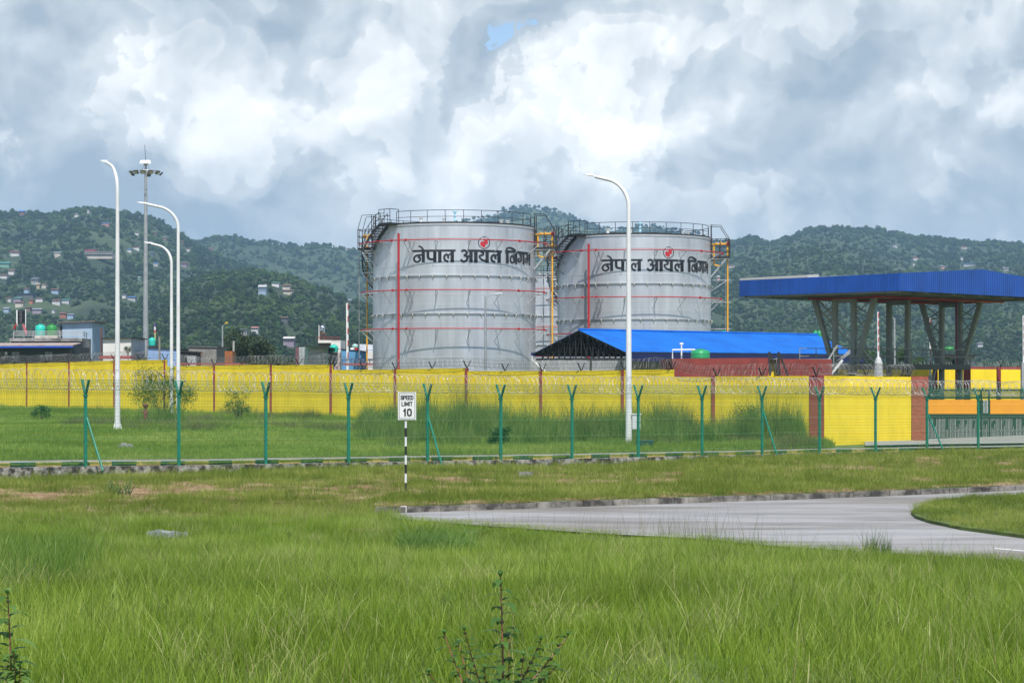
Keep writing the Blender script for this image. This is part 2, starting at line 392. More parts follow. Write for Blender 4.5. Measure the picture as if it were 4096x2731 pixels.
# painted kerb and footpath behind the fence
MY=mat('kerb_yellow_paint',(.60,.45,.15),.8,col2=(.34,.30,.18),scale=2.5,thr=(.45,.75),coord='World'); MG=mat('kerb_green_paint',(.02,.10,.06),.75,var=.4,scale=4,coord='World')
def gsolve(p,y):
    lo,hi=10,dwall(p)
    best=(9e9,lo)
    for i in range(400):
        d=lo+(hi-lo)*i/399; e=abs(HY-(G(p,d)-CZ)*F/d-y)
        if e<best[0]: best=(e,d)
    return best[1]
def FP(p,off,z=0): d=dfence(p)+off; return V(((p-2048)/F*d,d,fbase(p)+z))
ks=[-1000]
while ks[-1]<4150: ks.append(ks[-1]+lerp(104,56,min(1,max(0,ks[-1]/4000))))
ky=MB();kg=MB()
for i,(a,b) in enumerate(zip(ks,ks[1:])):
    if 3610<a: continue
    (ky if i%2 else kg).hexa([FP(a,1.5,-.25),FP(b,1.5,-.25),FP(b,1.68,-.25),FP(a,1.68,-.25)],[FP(a,1.5,.02),FP(b,1.5,.02),FP(b,1.68,.02),FP(a,1.68,.02)])
o_=ky.build('painted_kerb_yellow',MY); tag(o_,kind='structure'); o_=kg.build('painted_kerb_green',MG); tag(o_,kind='structure')
m_=MB()
mp_=mat('path_concrete',(.26,.25,.235),.9,var=.2,scale=1.2,coord='World')
for a in range(-1000,4700,100):
    b=a+100; m_.poly([FP(a,1.69,.0),FP(b,1.69,.0),FP(b,3.5,.0),FP(a,3.5,.0)])
pa=m_.build('footpath',mp_); tag(pa,kind='structure')
m_=MB()
def GP(p,d,z=0): return V(((p-2048)/F*d,d,G(p,d)+z))
for a in range(3460,4700,60):
    b=a+60
    for t in range(8):
        t0,t1=t/8,(t+1)/8
        m_.poly([V(((a-2048)/F*lerp(dfence(a)+4.3,dwall(a)+1.5,t0),lerp(dfence(a)+4.3,dwall(a)+1.5,t0),G(a,lerp(dfence(a)+4.3,dwall(a)+1.5,t0))+.14)),
                 V(((b-2048)/F*lerp(dfence(b)+4.3,dwall(b)+1.5,t0),lerp(dfence(b)+4.3,dwall(b)+1.5,t0),G(b,lerp(dfence(b)+4.3,dwall(b)+1.5,t0))+.14)),
                 V(((b-2048)/F*lerp(dfence(b)+4.3,dwall(b)+1.5,t1),lerp(dfence(b)+4.3,dwall(b)+1.5,t1),G(b,lerp(dfence(b)+4.3,dwall(b)+1.5,t1))+.14)),
                 V(((a-2048)/F*lerp(dfence(a)+4.3,dwall(a)+1.5,t1),lerp(dfence(a)+4.3,dwall(a)+1.5,t1),G(a,lerp(dfence(a)+4.3,dwall(a)+1.5,t1))+.14))])
dv=m_.build('driveway',mp_); tag(dv,kind='structure')
# ---------------------------------------------------------------- hills
HL={}
def hill(key,prof,dr,db,zb,pr,col1,col2,curve=1.15,amp=1.0,seed=0,name='hill'):
    """one ridge: prof = skyline in photo bearings, dr = depth of the ridge, db = depth of its foot"""
    h=dict(prof=prof,dr=dr,db=db,zb=zb,curve=curve,amp=amp,seed=seed,pr=pr); HL[key]=h
    vs=[];fs=[]; ps=np.arange(pr[0],pr[1]+1,14); ts=[i/40 for i in range(41)]
    for p in ps:
        for t in ts: vs.append(tuple(hp(h,p,t)))
        q=hp(h,p,1); vs.append((q.x*1.12,q.y*1.12,q.z*.75)); vs.append((q.x*1.35,q.y*1.35,-5))
    n=len(ts)+2
    for i in range(len(ps)-1):
        for j in range(n-1): a=i*n+j; fs.append((a,a+n,a+n+1,a+1))
    m=MB(); m.v=vs; m.f=fs
    o=m.build(name,mat('hill_'+key,col1,.95,col2=col2,scale=.012,detail=8,thr=(.42,.6),coord='World',dirt=.45,dscale=.10,dstretch=(.25,.25,5)),smooth=True); tag(o,kind='structure')
def hp(h,p,t):
    d=lerp(h['db'],h['dr'],t); zr=zpy(interp(h['prof'],p),h['dr'])-6
    u=p*h['dr']/F; s=h['seed']
    nz=noise.noise((u*.006+s,t*1.2,s))*.7+noise.noise((u*.018+s,t*3,s+4))*.35+noise.noise((u*.05,t*9,s+9))*.1
    w=math.sin(math.pi*min(1,t))**.8 if 0<t<1 else 0
    z=lerp(h['zb'],zr,t**h['curve'])+nz*h['amp']*.22*(zr-h['zb'])*w
    d2=d+nz*60*w
    return V(((p-2048)/F*d2,d2,z))
def hpy(h,p,t): q=hp(h,p,t); return HY-(q.z-CZ)*F/q.y
def hfind(key,p,py):
    h=HL[key]; best=None
    for i in range(161):
        t=i/160; e=abs(hpy(h,p,t)-py)
        if best is None or e<best[0]-.3: best=(e,t)
    return hp(h,p,best[1])
GC1=(.022,.045,.018); GC2=(.055,.085,.030)
hill('left',[(-900,900),(-400,850),(0,838),(110,834),(215,840),(290,822),(390,816),(480,830),(590,852),(640,872),(700,905),(760,945),(840,990),(960,1040),(1150,1110),(1500,1230),(1900,1330)],1900,760,2,(-900,1900),GC1,GC2,seed=1,curve=1.05)
hill('near',[(200,1420),(420,1330),(600,1180),(760,1085),(860,1062),(960,1052),(1060,1050),(1160,1075),(1260,1110),(1400,1160),(1600,1240),(2000,1380)],1100,560,1,(200,2000),(.018,.036,.014),(.045,.07,.026),seed=2,curve=.9,amp=.7)
hill('mid',[(500,1000),(700,970),(770,955),(850,938),(920,936),(1000,948),(1080,955),(1180,968),(1290,962),(1400,985),(1500,985),(1700,1010),(2000,1090),(2300,1180)],2500,1300,4,(500,2300),GC1,GC2,seed=3)
hill('peak',[(1300,1100),(1600,960),(1801,890),(1927,862),(1978,850),(2012,834),(2107,816),(2200,832),(2255,838),(2335,872),(2385,894),(2443,911),(2483,905),(2552,893),(2642,897),(2693,914),(2768,920),(2823,938),(2950,990),(3200,1100)],3300,1700,5,(1300,3200),GC1,(.10,.135,.05),seed=4)
hill('right',[(2400,1200),(2600,1060),(2760,975),(2850,965),(2903,957),(2945,950),(3014,934),(3078,958),(3130,945),(3210,910),(3284,898),(3380,898),(3528,906),(3634,928),(3718,936),(3835,950),(3936,958),(3989,955),(4096,965),(4500,985),(5000,1040)],2350,800,2,(2400,5000),GC1,(.055,.085,.036),seed=5,curve=1.0,amp=.8)
# ---------------------------------------------------------------- green mesh fence on its stone plinth
M_FG=mat('fence_green_paint',(.012,.175,.115),.45,var=.15,scale=3); M_WIRE=mat('green_coated_wire',(.025,.20,.075),.55)
M_RAZ=mat('galvanised_razor_wire',(.50,.50,.49),.55,metal=.6)
M_RAZD=mat('dull_razor_wire',(.26,.26,.25),.6,metal=.5)
POSTS=[-890,-430,-25,342,715,1063,1394,1710,2003,2288,2553,2808,3048,3278,3502,3708,3913,4108,4300,4490,4675,4860]
TIP=[(-25,1512),(342,1516),(1394,1529),(2003,1536),(2553,1538),(3048,1541),(3502,1547),(3913,1550),(4300,1553)]
FORK=[(-25,1574),(342,1579),(1710,1593),(3048,1594),(3913,1594),(4300,1595)]
def fpt(p,z,off=(0,0)): d=dfence(p); return V(((p-2048)/F*d+off[0],d+off[1],z))
_a,_b=fpt(342,0),fpt(3913,0); FT=(_b-_a).normalized(); FN=V((FT.y,-FT.x,0))   # FN points at the camera side
fence=thing('mesh_fence','green welded mesh security fence with Y posts and a razor coil on top','fence',fpt(342,fbase(342)))
def fz(tab,p): return zpy(interp(tab,p),dfence(p))
for p in POSTS:
    zb=fbase(p)-.25; zk=fz(FORK,p); zt=fz(TIP,p)-.02; c=fpt(p,0); m=MB()
    m.beam(c+V((0,0,zb)),c+V((0,0,zk)),.085,.085,up=FN)
    for s_ in (1,-1): m.beam(c+V((0,0,zk-.04)),c+FN*(.27*s_)+V((0,0,zt)),.065,.055,up=FN)
    for k in range(4):
        zc=zb+.5+k*.52; m.box(c+V((0,0,zc)),(.14,.05,.045),(FT,FN))
    m.box(c+V((0,0,zk-.02)),(.13,.13,.06),(FT,FN))
    m.build('post',M_FG,fence)
for p,q,yt,yb in ((346,412,1667,1882),(1713,1772,1669,1873),(3052,3113,1641,1835),(3712,3779,1655,1815)):
    c=fpt(p,0); b=MB(); d=dfence(q)-1.0
    b.tube([c+V((0,0,zpy(yt,dfence(p)))),V(((q-2048)/F*(d),d,zpy(yb,d)))],.035,8); b.build('brace',M_FG,fence)
def zline(pa,pb,tab,t,dz=0): return lerp(fz(tab,pa) if tab else fbase(pa),fz(tab,pb) if tab else fbase(pb),t)+dz
for pa,pb in zip(POSTS,POSTS[1:]):
    A,B=fpt(pa,0),fpt(pb,0); m=MB(); Lg=(B-A).length; nw=int(Lg/.056)
    BND=[.18,.78,1.38,1.93]
    def prof(zb,zk):
        o=[(0,zb+.03)]
        for b in BND:
            z=zb+b
            if z<zk-.15: o+=[(0,z-.05),(.03,z),(0,z+.05)]
        o.append((0,zk)); return o
    for i in range(1,nw):
        t=i/nw; c=A.lerp(B,t); zb=lerp(fbase(pa),fbase(pb),t); zk=lerp(fz(FORK,pa),fz(FORK,pb),t)
        m.tube([c+FN*(.05+x)+V((0,0,z)) for x,z in prof(zb,zk)],.0034,3,cap=False)
    zs=[0.06,.13,.23,.36,.49,.60,.73,.83,.96,1.09,1.20,1.33,1.43,1.56,1.69,1.80,1.88,1.98,2.08]
    for z in zs:
        a=A+FN*.053+V((0,0,fbase(pa)+z)); b=B+FN*.053+V((0,0,fbase(pb)+z))
        if a.z<fz(FORK,pa)-.02: m.tube([a,b],.0030,4,cap=False)
    m.build('mesh_panel',M_WIRE,fence)
    for s_ in (1,-1):
        m=MB()
        for i in range(1,nw):
            t=i/nw; c=A.lerp(B,t); zk=lerp(fz(FORK,pa),fz(FORK,pb),t)-.02; zt=lerp(fz(TIP,pa),fz(TIP,pb),t)
            m.tube([c+V((0,0,zk)),c+FN*(.27*s_)+V((0,0,zt))],.0034,3,cap=False)
        for k in (.15,.36,.57,.78,.97):
            q=[c+FN*(.27*s_*k)+V((0,0,lerp(fz(FORK,p),fz(TIP,p),k))) for c,p in ((A,pa),(B,pb))]
            m.tube(q,.0035,4,cap=False)
        m.build('angled_mesh',M_WIRE,fence)
def coil(line,r,pitch,m,name,parent,wr=.005,barb=True,wob=.12,seg=15,seed=1):
    """razor coil: line(s)->centre point for s in metres"""
    rg=random.Random(seed); (length,fn)=line; mb=MB(); n=int(length/pitch); pts=[]
    ph=0
    for k in range(n*seg+1):
        t=k/(n*seg); a=2*math.pi*k/seg; s=t*length+.05*math.sin(a*.31)*1.0
        c,tt=fn(min(length,max(0,s))); up=V((0,0,1)); sd=tt.cross(up).normalized()
        rr=r*(1+wob*noise.noise((s*.9,seed,0)))
        pts.append(c+up*(rr*math.sin(a)+.05*noise.noise((s*.5,7,seed)))+sd*(rr*math.cos(a))+tt*(.10*math.cos(a+noise.noise((s*.7,0,seed))*2)))
    for i in range(0,len(pts)-1,200): mb.tube(pts[i:i+201],wr,3,cap=False)
    if barb:
        for i in range(0,len(pts)-1):
            d=(pts[i+1]-pts[i]); o=d.normalized().cross(V((rg.uniform(-1,1),rg.uniform(-1,1),rg.uniform(-1,1)))).normalized()*.016
            c=pts[i]+d*rg.random(); dd=d.normalized()*.02; mb.poly([c-dd-o,c-o*.3,c+dd-o,c+dd+o,c+o*.3,c-dd+o])
    return mb.build(name,m,parent)
def polyline_fn(pts):
    cum=[0]
    for a,b in zip(pts,pts[1:]): cum.append(cum[-1]+(b-a).length)
    def fn(s):
        for i in range(len(pts)-1):
            if s<=cum[i+1] or i==len(pts)-2:
                t=(s-cum[i])/(cum[i+1]-cum[i]); return pts[i].lerp(pts[i+1],t),(pts[i+1]-pts[i]).normalized()
    return cum[-1],fn
cp=[fpt(p,fz(TIP,p)-.02) for p in POSTS]
coil(polyline_fn(cp),.33,.135,M_RAZ,'razor_coil',fence,.0048,seed=3)
# plinth wall under the fence
MST=mat('stained_rubble_stone',(.035,.033,.03),.95,col2=(.33,.31,.28),scale=3.4,detail=8,thr=(.44,.60),bump=.8,bscale=9,coord='World')
pl=MB(); a=-420
while a<4650:
    b=a+150
    def S(q,off,z): c=fpt(q,0); return V((c.x,c.y+off,z))
    ta,tb=fbase(a)-.06,fbase(b)-.06
    pl.hexa([S(a,-.22,ta-1.1),S(b,-.22,tb-1.1),S(b,.2,tb-1.1),S(a,.2,ta-1.1)],[S(a,-.2,ta),S(b,-.2,tb),S(b,.2,tb),S(a,.2,ta)]); a=b
o_=pl.build('plinth_wall',MST); tag(o_,'low weathered stone plinth wall with black stains under the green fence','wall')
# ---------------------------------------------------------------- yellow boundary wall
M_YEL=mat('yellow_wall_paint',(.80,.58,.016),.75,col2=(.86,.66,.03),scale=.9,detail=6,bump=.05,dirt=.16,dscale=.35,dstretch=(3,3,.7),coord='World')
M_MAR=mat('maroon_paint',(.20,.035,.028),.75,var=.22,scale=1.5,coord='World')
M_BLK=mat('black_steel',(.018,.018,.018),.55)
M_WHT=mat('white_paint',(.64,.65,.64),.5,var=.08,scale=.8,dirt=.12,dscale=.8,dstretch=(2,2,1)); M_GRY=mat('galvanised_steel',(.36,.37,.37),.45,metal=.5,var=.15,scale=2)
def wpt(p,z,o=0): d=dwall(p); return V(((p-2048)/F*d,d,z))
SEG=[(-640,1479,-460,1472.5),(-460,1472,-290,1466.5),(-290,1466,-120,1461.5),(-120,1461,108,1452.5),(108,1453,277,1448.5),(277,1448,457,1441.5),(457,1441,668,1438.5),(668,1464,858,1462),(858,1461.5,1085,1457.8),(1085,1461,1332,1457.5),(1332,1479,1582,1477.5),(1582,1476,1868,1472),(1868,1483.8,2165,1483),(2165,1484.3,2492,1480.2),(2492,1479,2697,1477.5),(2697,1506.8,2856,1507),(2856,1505.2,3238,1503.5),(3294,1503,3645,1506),(4340,1509,4620,1512),(4620,1512,4900,1514)]
def wall_z0(p): return CZ+interp(ZW,min(p,4100))-.6
w_a,w_b=wpt(190,0),wpt(3050,0); WT=(w_b-w_a).normalized(); WN=V((WT.y,-WT.x,0))
if WN.y>0: WN=-WN
wall=thing('boundary_wall','long yellow compound wall stepping down with maroon pillars and a razor coil','wall',wpt(1600,wall_z0(1600)+.6))
for (p0,y0,p1,y1) in SEG:
    A,B=wpt(p0,0),wpt(p1,0); za,zb=zpy(y0,dwall(p0)),zpy(y1,dwall(p1)); th=V((0,.22,0)); m=MB()
    if p0>=3290: th=V((0,.25,0))
    m.hexa([A+V((0,0,wall_z0(p0))),B+V((0,0,wall_z0(p1))),B+th+V((0,0,wall_z0(p1))),A+th+V((0,0,wall_z0(p0)))],[A+V((0,0,za)),B+V((0,0,zb)),B+th+V((0,0,zb)),A+th+V((0,0,za))])
    m.build('wall_panel',M_YEL,wall)
for p,w,yt in ((-460,6,1472),(-290,6,1466),(-120,7,1461),(108,7,1453),(277,8,1448.5),(457,8,1442),(659,9,1441),(858,11,1462),(1085,12,1458),(1325,14,1458),(1582,14,1477),(1867,15,1473),(2165,15,1484),(2492,16,1480),(2856,20,1505.5)):
    d=dwall(p); c=wpt(p,0); z=zpy(yt,d)+.004; hw=w/F*d/2; m=MB()
    n_=V((0,-.05,0)); m.hexa([c+V((-hw,0,wall_z0(p)))+n_,c+V((hw,0,wall_z0(p)))+n_,c+V((hw,.26,wall_z0(p))),c+V((-hw,.26,wall_z0(p)))],[c+V((-hw,0,z))+n_,c+V((hw,0,z))+n_,c+V((hw,.26,z)),c+V((-hw,.26,z))])
    m.build('pillar',M_MAR,wall)
m=MB(); A,B=wpt(3236,0),wpt(3296,0); m.hexa([A+V((0,-.06,wall_z0(3236))),B+V((0,-.06,wall_z0(3296))),B+V((0,.4,wall_z0(3296))),A+V((0,.4,wall_z0(3236)))],[A+V((0,-.06,zpy(1501.5,96.7))),B+V((0,-.06,zpy(1501.5,97))),B+V((0,.4,zpy(1501.5,97))),A+V((0,.4,zpy(1501.5,96.7)))])
m.build('corner_pillar',M_MAR,wall)
def wtop(p):
    for (p0,y0,p1,y1) in SEG:
        if p0<=p<=p1: return zpy(lerp(y0,y1,(p-p0)/(p1-p0)),dwall(p))
    return zpy(1502,dwall(p))
arms=[-560,-460,-375,-290,-205,-120,-60,15,62,108,190,277,367,457,560,659,755,858,968,1085,1195,1325,1455,1582,1728,1868,2020,2170,2325,2497,2690,2868,3050,3266,3466,3640]
def arm_pair(p,c,z,nv,k=1.0,m=None,ww=.055):
    m=m or MB(); c=V((c.x,c.y+.1,z))
    m.beam(c,c+nv*(.27*k)+V((0,0,.44*k)),ww,ww*.8,up=nv); m.beam(c,c-nv*(.27*k)+V((0,0,.44*k)),ww*.7,ww*.6,up=nv); return m
for p in arms: arm_pair(p,wpt(p,0),wtop(p)-.02,WN).build('wire_arm',M_BLK,wall)
cur=[]; runs=[]
for i,(p0,y0,p1,y1) in enumerate(SEG):
    if p0>4000: continue
    for k in range(4):
        p=lerp(p0,p1,k/3); c=wpt(p,0); cur.append(V((c.x,c.y+.1,wtop(p)+.33)))
sm=[]
for i,c in enumerate(cur):
    z=sum(cur[j].z for j in range(max(0,i-1),min(len(cur),i+2)))/len(range(max(0,i-1),min(len(cur),i+2)))
    if not sm or (c-sm[-1]).length>.6: sm.append(V((c.x,c.y,z)))
coil(polyline_fn(sm),.27,.13,M_RAZD,'razor_coil',wall,.006,barb=False,wob=.35,seg=14,seed=9)
m=MB()
for dz in (.16,.36):
    m.tube([c+V((0,0,dz-.33))+WN*.1 for c in sm],.008,3,cap=False)
sag=[]
for i,(p0,y0,p1,y1) in enumerate(SEG[:16]):
    q=[]
    for k in range(9):
        t=k/8; p=lerp(p0,p1,t); c=wpt(p,0); q.append(V((c.x,c.y-.09,wtop(min(p,p1-.5))+.02-.10*math.sin(math.pi*t))))
    m.tube(q,.007,4,cap=False)
m.build('strand_wire',M_BLK,wall)
# brick pillar and sliding gate
M_BRK=mat('red_brick',(.27,.07,.045),.85,var=.35,scale=6,bump=.4,stretch=(1,1,4),coord='World')
m=MB(); A,B=wpt(3646,0),wpt(3700,0); m.box((( A.x+B.x)/2,A.y+.35,(zpy(1505,103)+wall_z0(3660))/2),(B.x-A.x-.02,.75,zpy(1505,103)-wall_z0(3660)))
bp=m.build('brick_pillar',M_BRK); tag(bp,'red brick gate pillar between the yellow wall and the sliding gate','pillar')
M_GDK=mat('gate_dark_green',(.012,.035,.028),.5); M_ORG=mat('orange_panel',(.86,.33,.01),.55,var=.05,scale=1)
def gp(p,y,off=0): d=dwall(p)+.9+off; return V(((p-2048)/F*d,d,zpy(y,d)))
gate=thing('sliding_gate','dark green sliding gate with white pickets and orange boards beside the brick pillar','gate',gp(3950,1770))
m=MB()
for y,w in ((1590,.08),(1658,.08),(1668,.05),(1757,.14),(1560,.1)): [m.beam(gp(3700+k*63,y),gp(3763+k*63,y),.08,w) for k in range(10)]
for p in (3703,3926,3955,4150,4320): m.beam(gp(p,1560),gp(p,1760),.08,.08)
m.build('frame',M_GDK,gate)
m=MB(); 
p=3712
while p<4320: m.beam(gp(p,1562),gp(p,1595),.05,.03); p+=8
m.build('spear_row',mat('gate_spear',(.02,.10,.07),.5),gate)
m=MB(); p=3714.5
while p<4318:
    m.beam(gp(p,1658),gp(p,1752),.014,.02); p+=5.4
p=3934
while p<3958: m.beam(gp(p,1600),gp(p,1652),.026,.02); p+=5.4
m.build('picket_row',M_WHT,gate)
for a,b in ((3711,3917),(3961,4150),(4156,4318)):
    m=MB(); A,B=gp(a,1598,-.09),gp(b,1598,-.09); C_,D_=gp(b,1655,-.09),gp(a,1655,-.09); t=V((0,.03,0)); m.hexa([D_,C_,C_+t,D_+t],[A,B,B+t,A+t]); m.build('board',M_ORG,gate)
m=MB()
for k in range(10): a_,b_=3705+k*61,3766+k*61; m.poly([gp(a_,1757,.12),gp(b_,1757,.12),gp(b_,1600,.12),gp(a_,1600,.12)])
m.build('shade_sheet',mat('gate_shade',(.008,.016,.013),.7),gate)  # near-black sheet added behind the pickets, standing in for the shade there
rg=random.Random(5)
p=3725
while p<4310:
    w=rg.uniform(10,26); m=MB(); m.box(gp(p+w/2,1688,-.05),(w/F*103,.03,.22 if rg.random()<.7 else .4)); 
    if rg.random()<.5: m.box(gp(p+w/2,1698,-.055),(w/F*70,.03,.3))
    m.build('ornament_plate',M_GDK,gate); p+=w+rg.uniform(9,30)
for p in (3745,3817,3893,3925,3964,3996,4030,4080,4130,4200):
    m=MB(); c=gp(p,1770); m.tube([c+V((0,-.05,0)),c+V((0,.05,0))],.085,12); m.build('wheel',M_BLK,gate)
# low white kerb of the gate rail
m=MB(); m.beam(gp(3700,1775,.3),gp(4330,1772,.3),.35,.05); o_=m.build('gate_track',mat('track_concrete',(.42,.41,.39),.85,var=.15,scale=3)); tag(o_,kind='structure')
# speed sign
sd=50.5; sx=(1623-2048)/F*sd
sign=thing('speed_sign','white speed limit sign on a black and white striped post in the grass','sign',(sx,sd,zpy(1990,sd)))
ys=[1684,1711,1747,1784,1820,1857,1893,1930,1967,2010]
for i,(a,b) in enumerate(zip(ys,ys[1:])):
    MB().lathe((sx,sd,0),[(.029,zpy(b,sd)),(.029,zpy(a,sd))],14).build('white_band' if i%2==0 else 'black_band',M_WHT if i%2==0 else M_BLK,sign)
m=MB(); pxm=F/sd; W_,H_=72.5/pxm,110/pxm; c=P(1628.5,1623,sd)+V((0,-.045,0)); m.box(c,(W_,.004,H_)); pan=m.build('sign_plate',M_WHT,sign)
m=MB(); m.beam(P(1624,1690,sd),P(1624,1600,sd),.03,.03); m.build('bracket',M_GRY,sign)
def rrect(cx,cz,w,h,r,n=6):
    o=[]
    for (sx_,sz_,a0) in ((1,1,0),(-1,1,90),(-1,-1,180),(1,-1,270)):
        for k in range(n+1):
            a=R(a0+90*k/n); o.append((cx+sx_*(w/2-r)+r*math.cos(a),cz+sz_*(h/2-r)+r*math.sin(a)))
    return o
m=MB(); o1=rrect(c.x,c.z,W_*.89,H_*.93,.03); o2=rrect(c.x,c.z,W_*.84,H_*.90,.022); yy=c.y-.0045
for i in range(len(o1)):
    j=(i+1)%len(o1); m.poly([(o1[i][0],yy,o1[i][1]),(o2[i][0],yy,o2[i][1]),(o2[j][0],yy,o2[j][1]),(o1[j][0],yy,o1[j][1])])
m.build('border',M_BLK,pan)
def text(body,name,parent,cx,cz,y,h,w,bold=.0):
    cu=bpy.data.curves.new(name,'FONT'); cu.body=body; cu.size=1; cu.offset=bold; cu.align_x='CENTER'; cu.extrude=.0
    ob=bpy.data.objects.new(name,cu); sc.collection.objects.link(ob); dg=bpy.context.evaluated_depsgraph_get()
    me=bpy.data.meshes.new_from_object(ob.evaluated_get(dg)); bpy.data.objects.remove(ob)
    xs=[v.co.x for v in me.vertices]; zs=[v.co.y for v in me.vertices]; x0,x1,z0,z1=min(xs),max(xs),min(zs),max(zs)
    for v in me.vertices: v.co=V((cx+((v.co.x-x0)/(x1-x0)-.5)*w,y,cz+((v.co.y-z0)/(z1-z0)-.5)*h))
    me.materials.clear(); me.materials.append(M_BLK)
    o=bpy.data.objects.new(name,me); sc.collection.objects.link(o); o.parent=parent; o.location=-abs_loc(parent); return o
GL={'S':[[(.95,.78),(.8,.95),(.5,1),(.15,.93),(.05,.75),(.2,.58),(.55,.5),(.9,.4),(.97,.22),(.8,.05),(.5,0),(.15,.06),(.03,.24)]],
 'P':[[(.08,0),(.08,1)],[(.08,1),(.6,1),(.93,.88),(.93,.6),(.6,.47),(.08,.47)]],'E':[[(.08,0),(.08,1)],[(.08,1),(.95,1)],[(.08,.52),(.85,.52)],[(.08,0),(.95,0)]],
 'D':[[(.08,0),(.08,1)],[(.08,1),(.55,1),(.9,.8),(.95,.5),(.9,.2),(.55,0),(.08,0)]],'L':[[(.08,1),(.08,0)],[(.08,0),(.95,0)]],'I':[[(.5,0),(.5,1)]],
 'M':[[(.05,0),(.05,1)],[(.05,1),(.5,.25)],[(.5,.25),(.95,1)],[(.95,1),(.95,0)]],'T':[[(.5,0),(.5,1)],[(.02,1),(.98,1)]],'1':[[(.6,0),(.6,1)],[(.6,.98),(.2,.72)]],
 '0':[[(.5,1),(.15,.9),(.05,.5),(.15,.1),(.5,0),(.85,.1),(.95,.5),(.85,.9),(.5,1)]]}
def sign_text(body,cx,cz,h,w,th,gaps):
    mb=MB(); tot=sum(gaps[c] for c in body)+.28*(len(body)-1); un=w/tot; x=cx-w/2; k=0
    for c in body:
        for pl_ in GL[c]:
            for (x0,z0),(x1,z1) in zip(pl_,pl_[1:]):
                hh=h-th; A=V((x+x0*gaps[c]*un,0,cz-hh/2+z0*hh)); B=V((x+x1*gaps[c]*un,0,cz-hh/2+z1*hh)); d=(B-A).normalized()*th*.5; n=V((-d.z,0,d.x)); y=V((0,c_y-.005-.00015*(k%7),0)); k+=1
                mb.poly([A-d*.9+n+y,A-d*.9-n+y,B+d*.9-n+y,B+d*.9+n+y])
        x+=(gaps[c]+.28)*un
    mb.build('lettering',M_BLK,pan)
c_y=c.y; px1=1/pxm; GW=dict(S=1,P=1,E=.95,D=1,L=.9,I=.3,M=1.2,T=.95)
sign_text('SPEED',P(1628.5,0,sd).x,zpy(1590,sd),18*px1,49*px1,3.6*px1,GW)
sign_text('LIMIT',P(1628.5,0,sd).x,zpy(1615,sd),18*px1,42*px1,3.6*px1,GW)
sign_text('10',P(1630,0,sd).x,zpy(1649,sd),32*px1,32*px1,6*px1,{'1':.7,'0':1})
# marker stub
m=MB(); c=P(1614,2053,45.8); m.box(c,(.14,.14,.34)); st=m.build('marker_stub',M_WHT); tag(st,'short white concrete marker stub in the grass below the speed sign','marker')
# ---------------------------------------------------------------- street lamps
def street_lamp(label,p,d,ytop,ybase,reach,r0,r1,ang=0,box=False):
    x=(p-2048)/F*d; zt=zpy(ytop,d); zb=zpy(ybase,d); t=thing('street_lamp',label,'street lamp',(x,d,zb),'white street lamps along the wall')
    dx=V((-math.cos(ang),math.sin(ang),0)); c=V((x,d,0))
    m=MB(); z1=zt-1.45; m.tube([c+V((0,0,zb+.02)),c+V((0,0,lerp(zb,z1,.5))),c+V((0,0,z1))],[r0,lerp(r0,r1,.5),r1],16); m.build('pole',M_WHT,t,smooth=True)
    m=MB(); pts=[c+V((0,0,z1-.01))]; R_=reach*.62
    for k in range(1,11):
        a=R(78)*k/10; pts.append(c+dx*(R_*(1-math.cos(a)))+V((0,0,z1+1.26*math.sin(a))))
    e=pts[-1]; pts.append(c+dx*(reach*.78)+V((0,0,zt-.08))); m.tube(pts,[r1]*6+[r1*.85]*(len(pts)-6),12); m.build('arm',M_WHT,t,smooth=True)
    m=MB(); a=c+dx*(reach*.76)+V((0,0,zt-.06)); b=c+dx*reach*1.0+V((0,0,zt+.02)); L_=(b-a); s=V((-dx.y,dx.x,0))
    secs=[(0,.05,.05),(.15,.09,.07),(.4,.16,.06),(.95,.15,.035),(1.25,.05,.02)]; i0=[]
    for (q,w,h) in secs:
        o=a+L_*q; i0.append([o-s*w-V((0,0,.02)),o+s*w-V((0,0,.02)),o+s*w*.8+V((0,0,h)),o-s*w*.8+V((0,0,h))])
    for u,w in zip(i0,i0[1:]): m.hexa(u,w)
    hd=m.build('lamp_head',M_WHT,t)
    m=MB(); m.hexa([i0[2][0]-V((0,0,.012)),i0[2][1]-V((0,0,.012)),i0[3][1]-V((0,0,.012)),i0[3][0]-V((0,0,.012))],[i0[2][0]-V((0,0,.002)),i0[2][1]-V((0,0,.002)),i0[3][1]-V((0,0,.002)),i0[3][0]-V((0,0,.002))]); m.build('lens',mat('lamp_lens',(.5,.5,.45),.2),hd)
    m=MB(); m.lathe((x,d,zb),[(.2,0),(.2,.03)],12)
    for k in range(6):
        aa=k*math.pi/3+.3; u=V((math.cos(aa),math.sin(aa),0)); q=V((x,d,zb)); w=V((-u.y,u.x,0))*.008
        m.hexa([q+u*r0*.9-w+V((0,0,.031)),q+u*.19-w+V((0,0,.031)),q+u*.19+w+V((0,0,.031)),q+u*r0*.9+w+V((0,0,.031))],[q+u*r0*.9-w+V((0,0,.3)),q+u*(r0+.01)-w+V((0,0,.3)),q+u*(r0+.01)+w+V((0,0,.3)),q+u*r0*.9+w+V((0,0,.3))])
    m.build('base_flange',M_WHT,t)
    if box:
        m=MB(); m.box((x+.32,d-.05,zb+1.35),(.34,.2,.62)); m.box((x+.32,d-.05,zb+1.68),(.4,.26,.05)); m.build('junction_box',mat('grey_box',(.55,.57,.58),.5,var=.1,scale=2),t)
    return t
street_lamp('tall white street lamp farthest to the left, its base bare in the lawn',470,88,635,1716,1.3,.125,.075,R(50))
street_lamp('white street lamp behind the feathery sapling, arm crossing the grey high mast',713,114,812,1690,2.2,.125,.085)
street_lamp('lower white street lamp touching the grey mast with its arm end',686,133,968,1655,1.95,.13,.09,R(20))
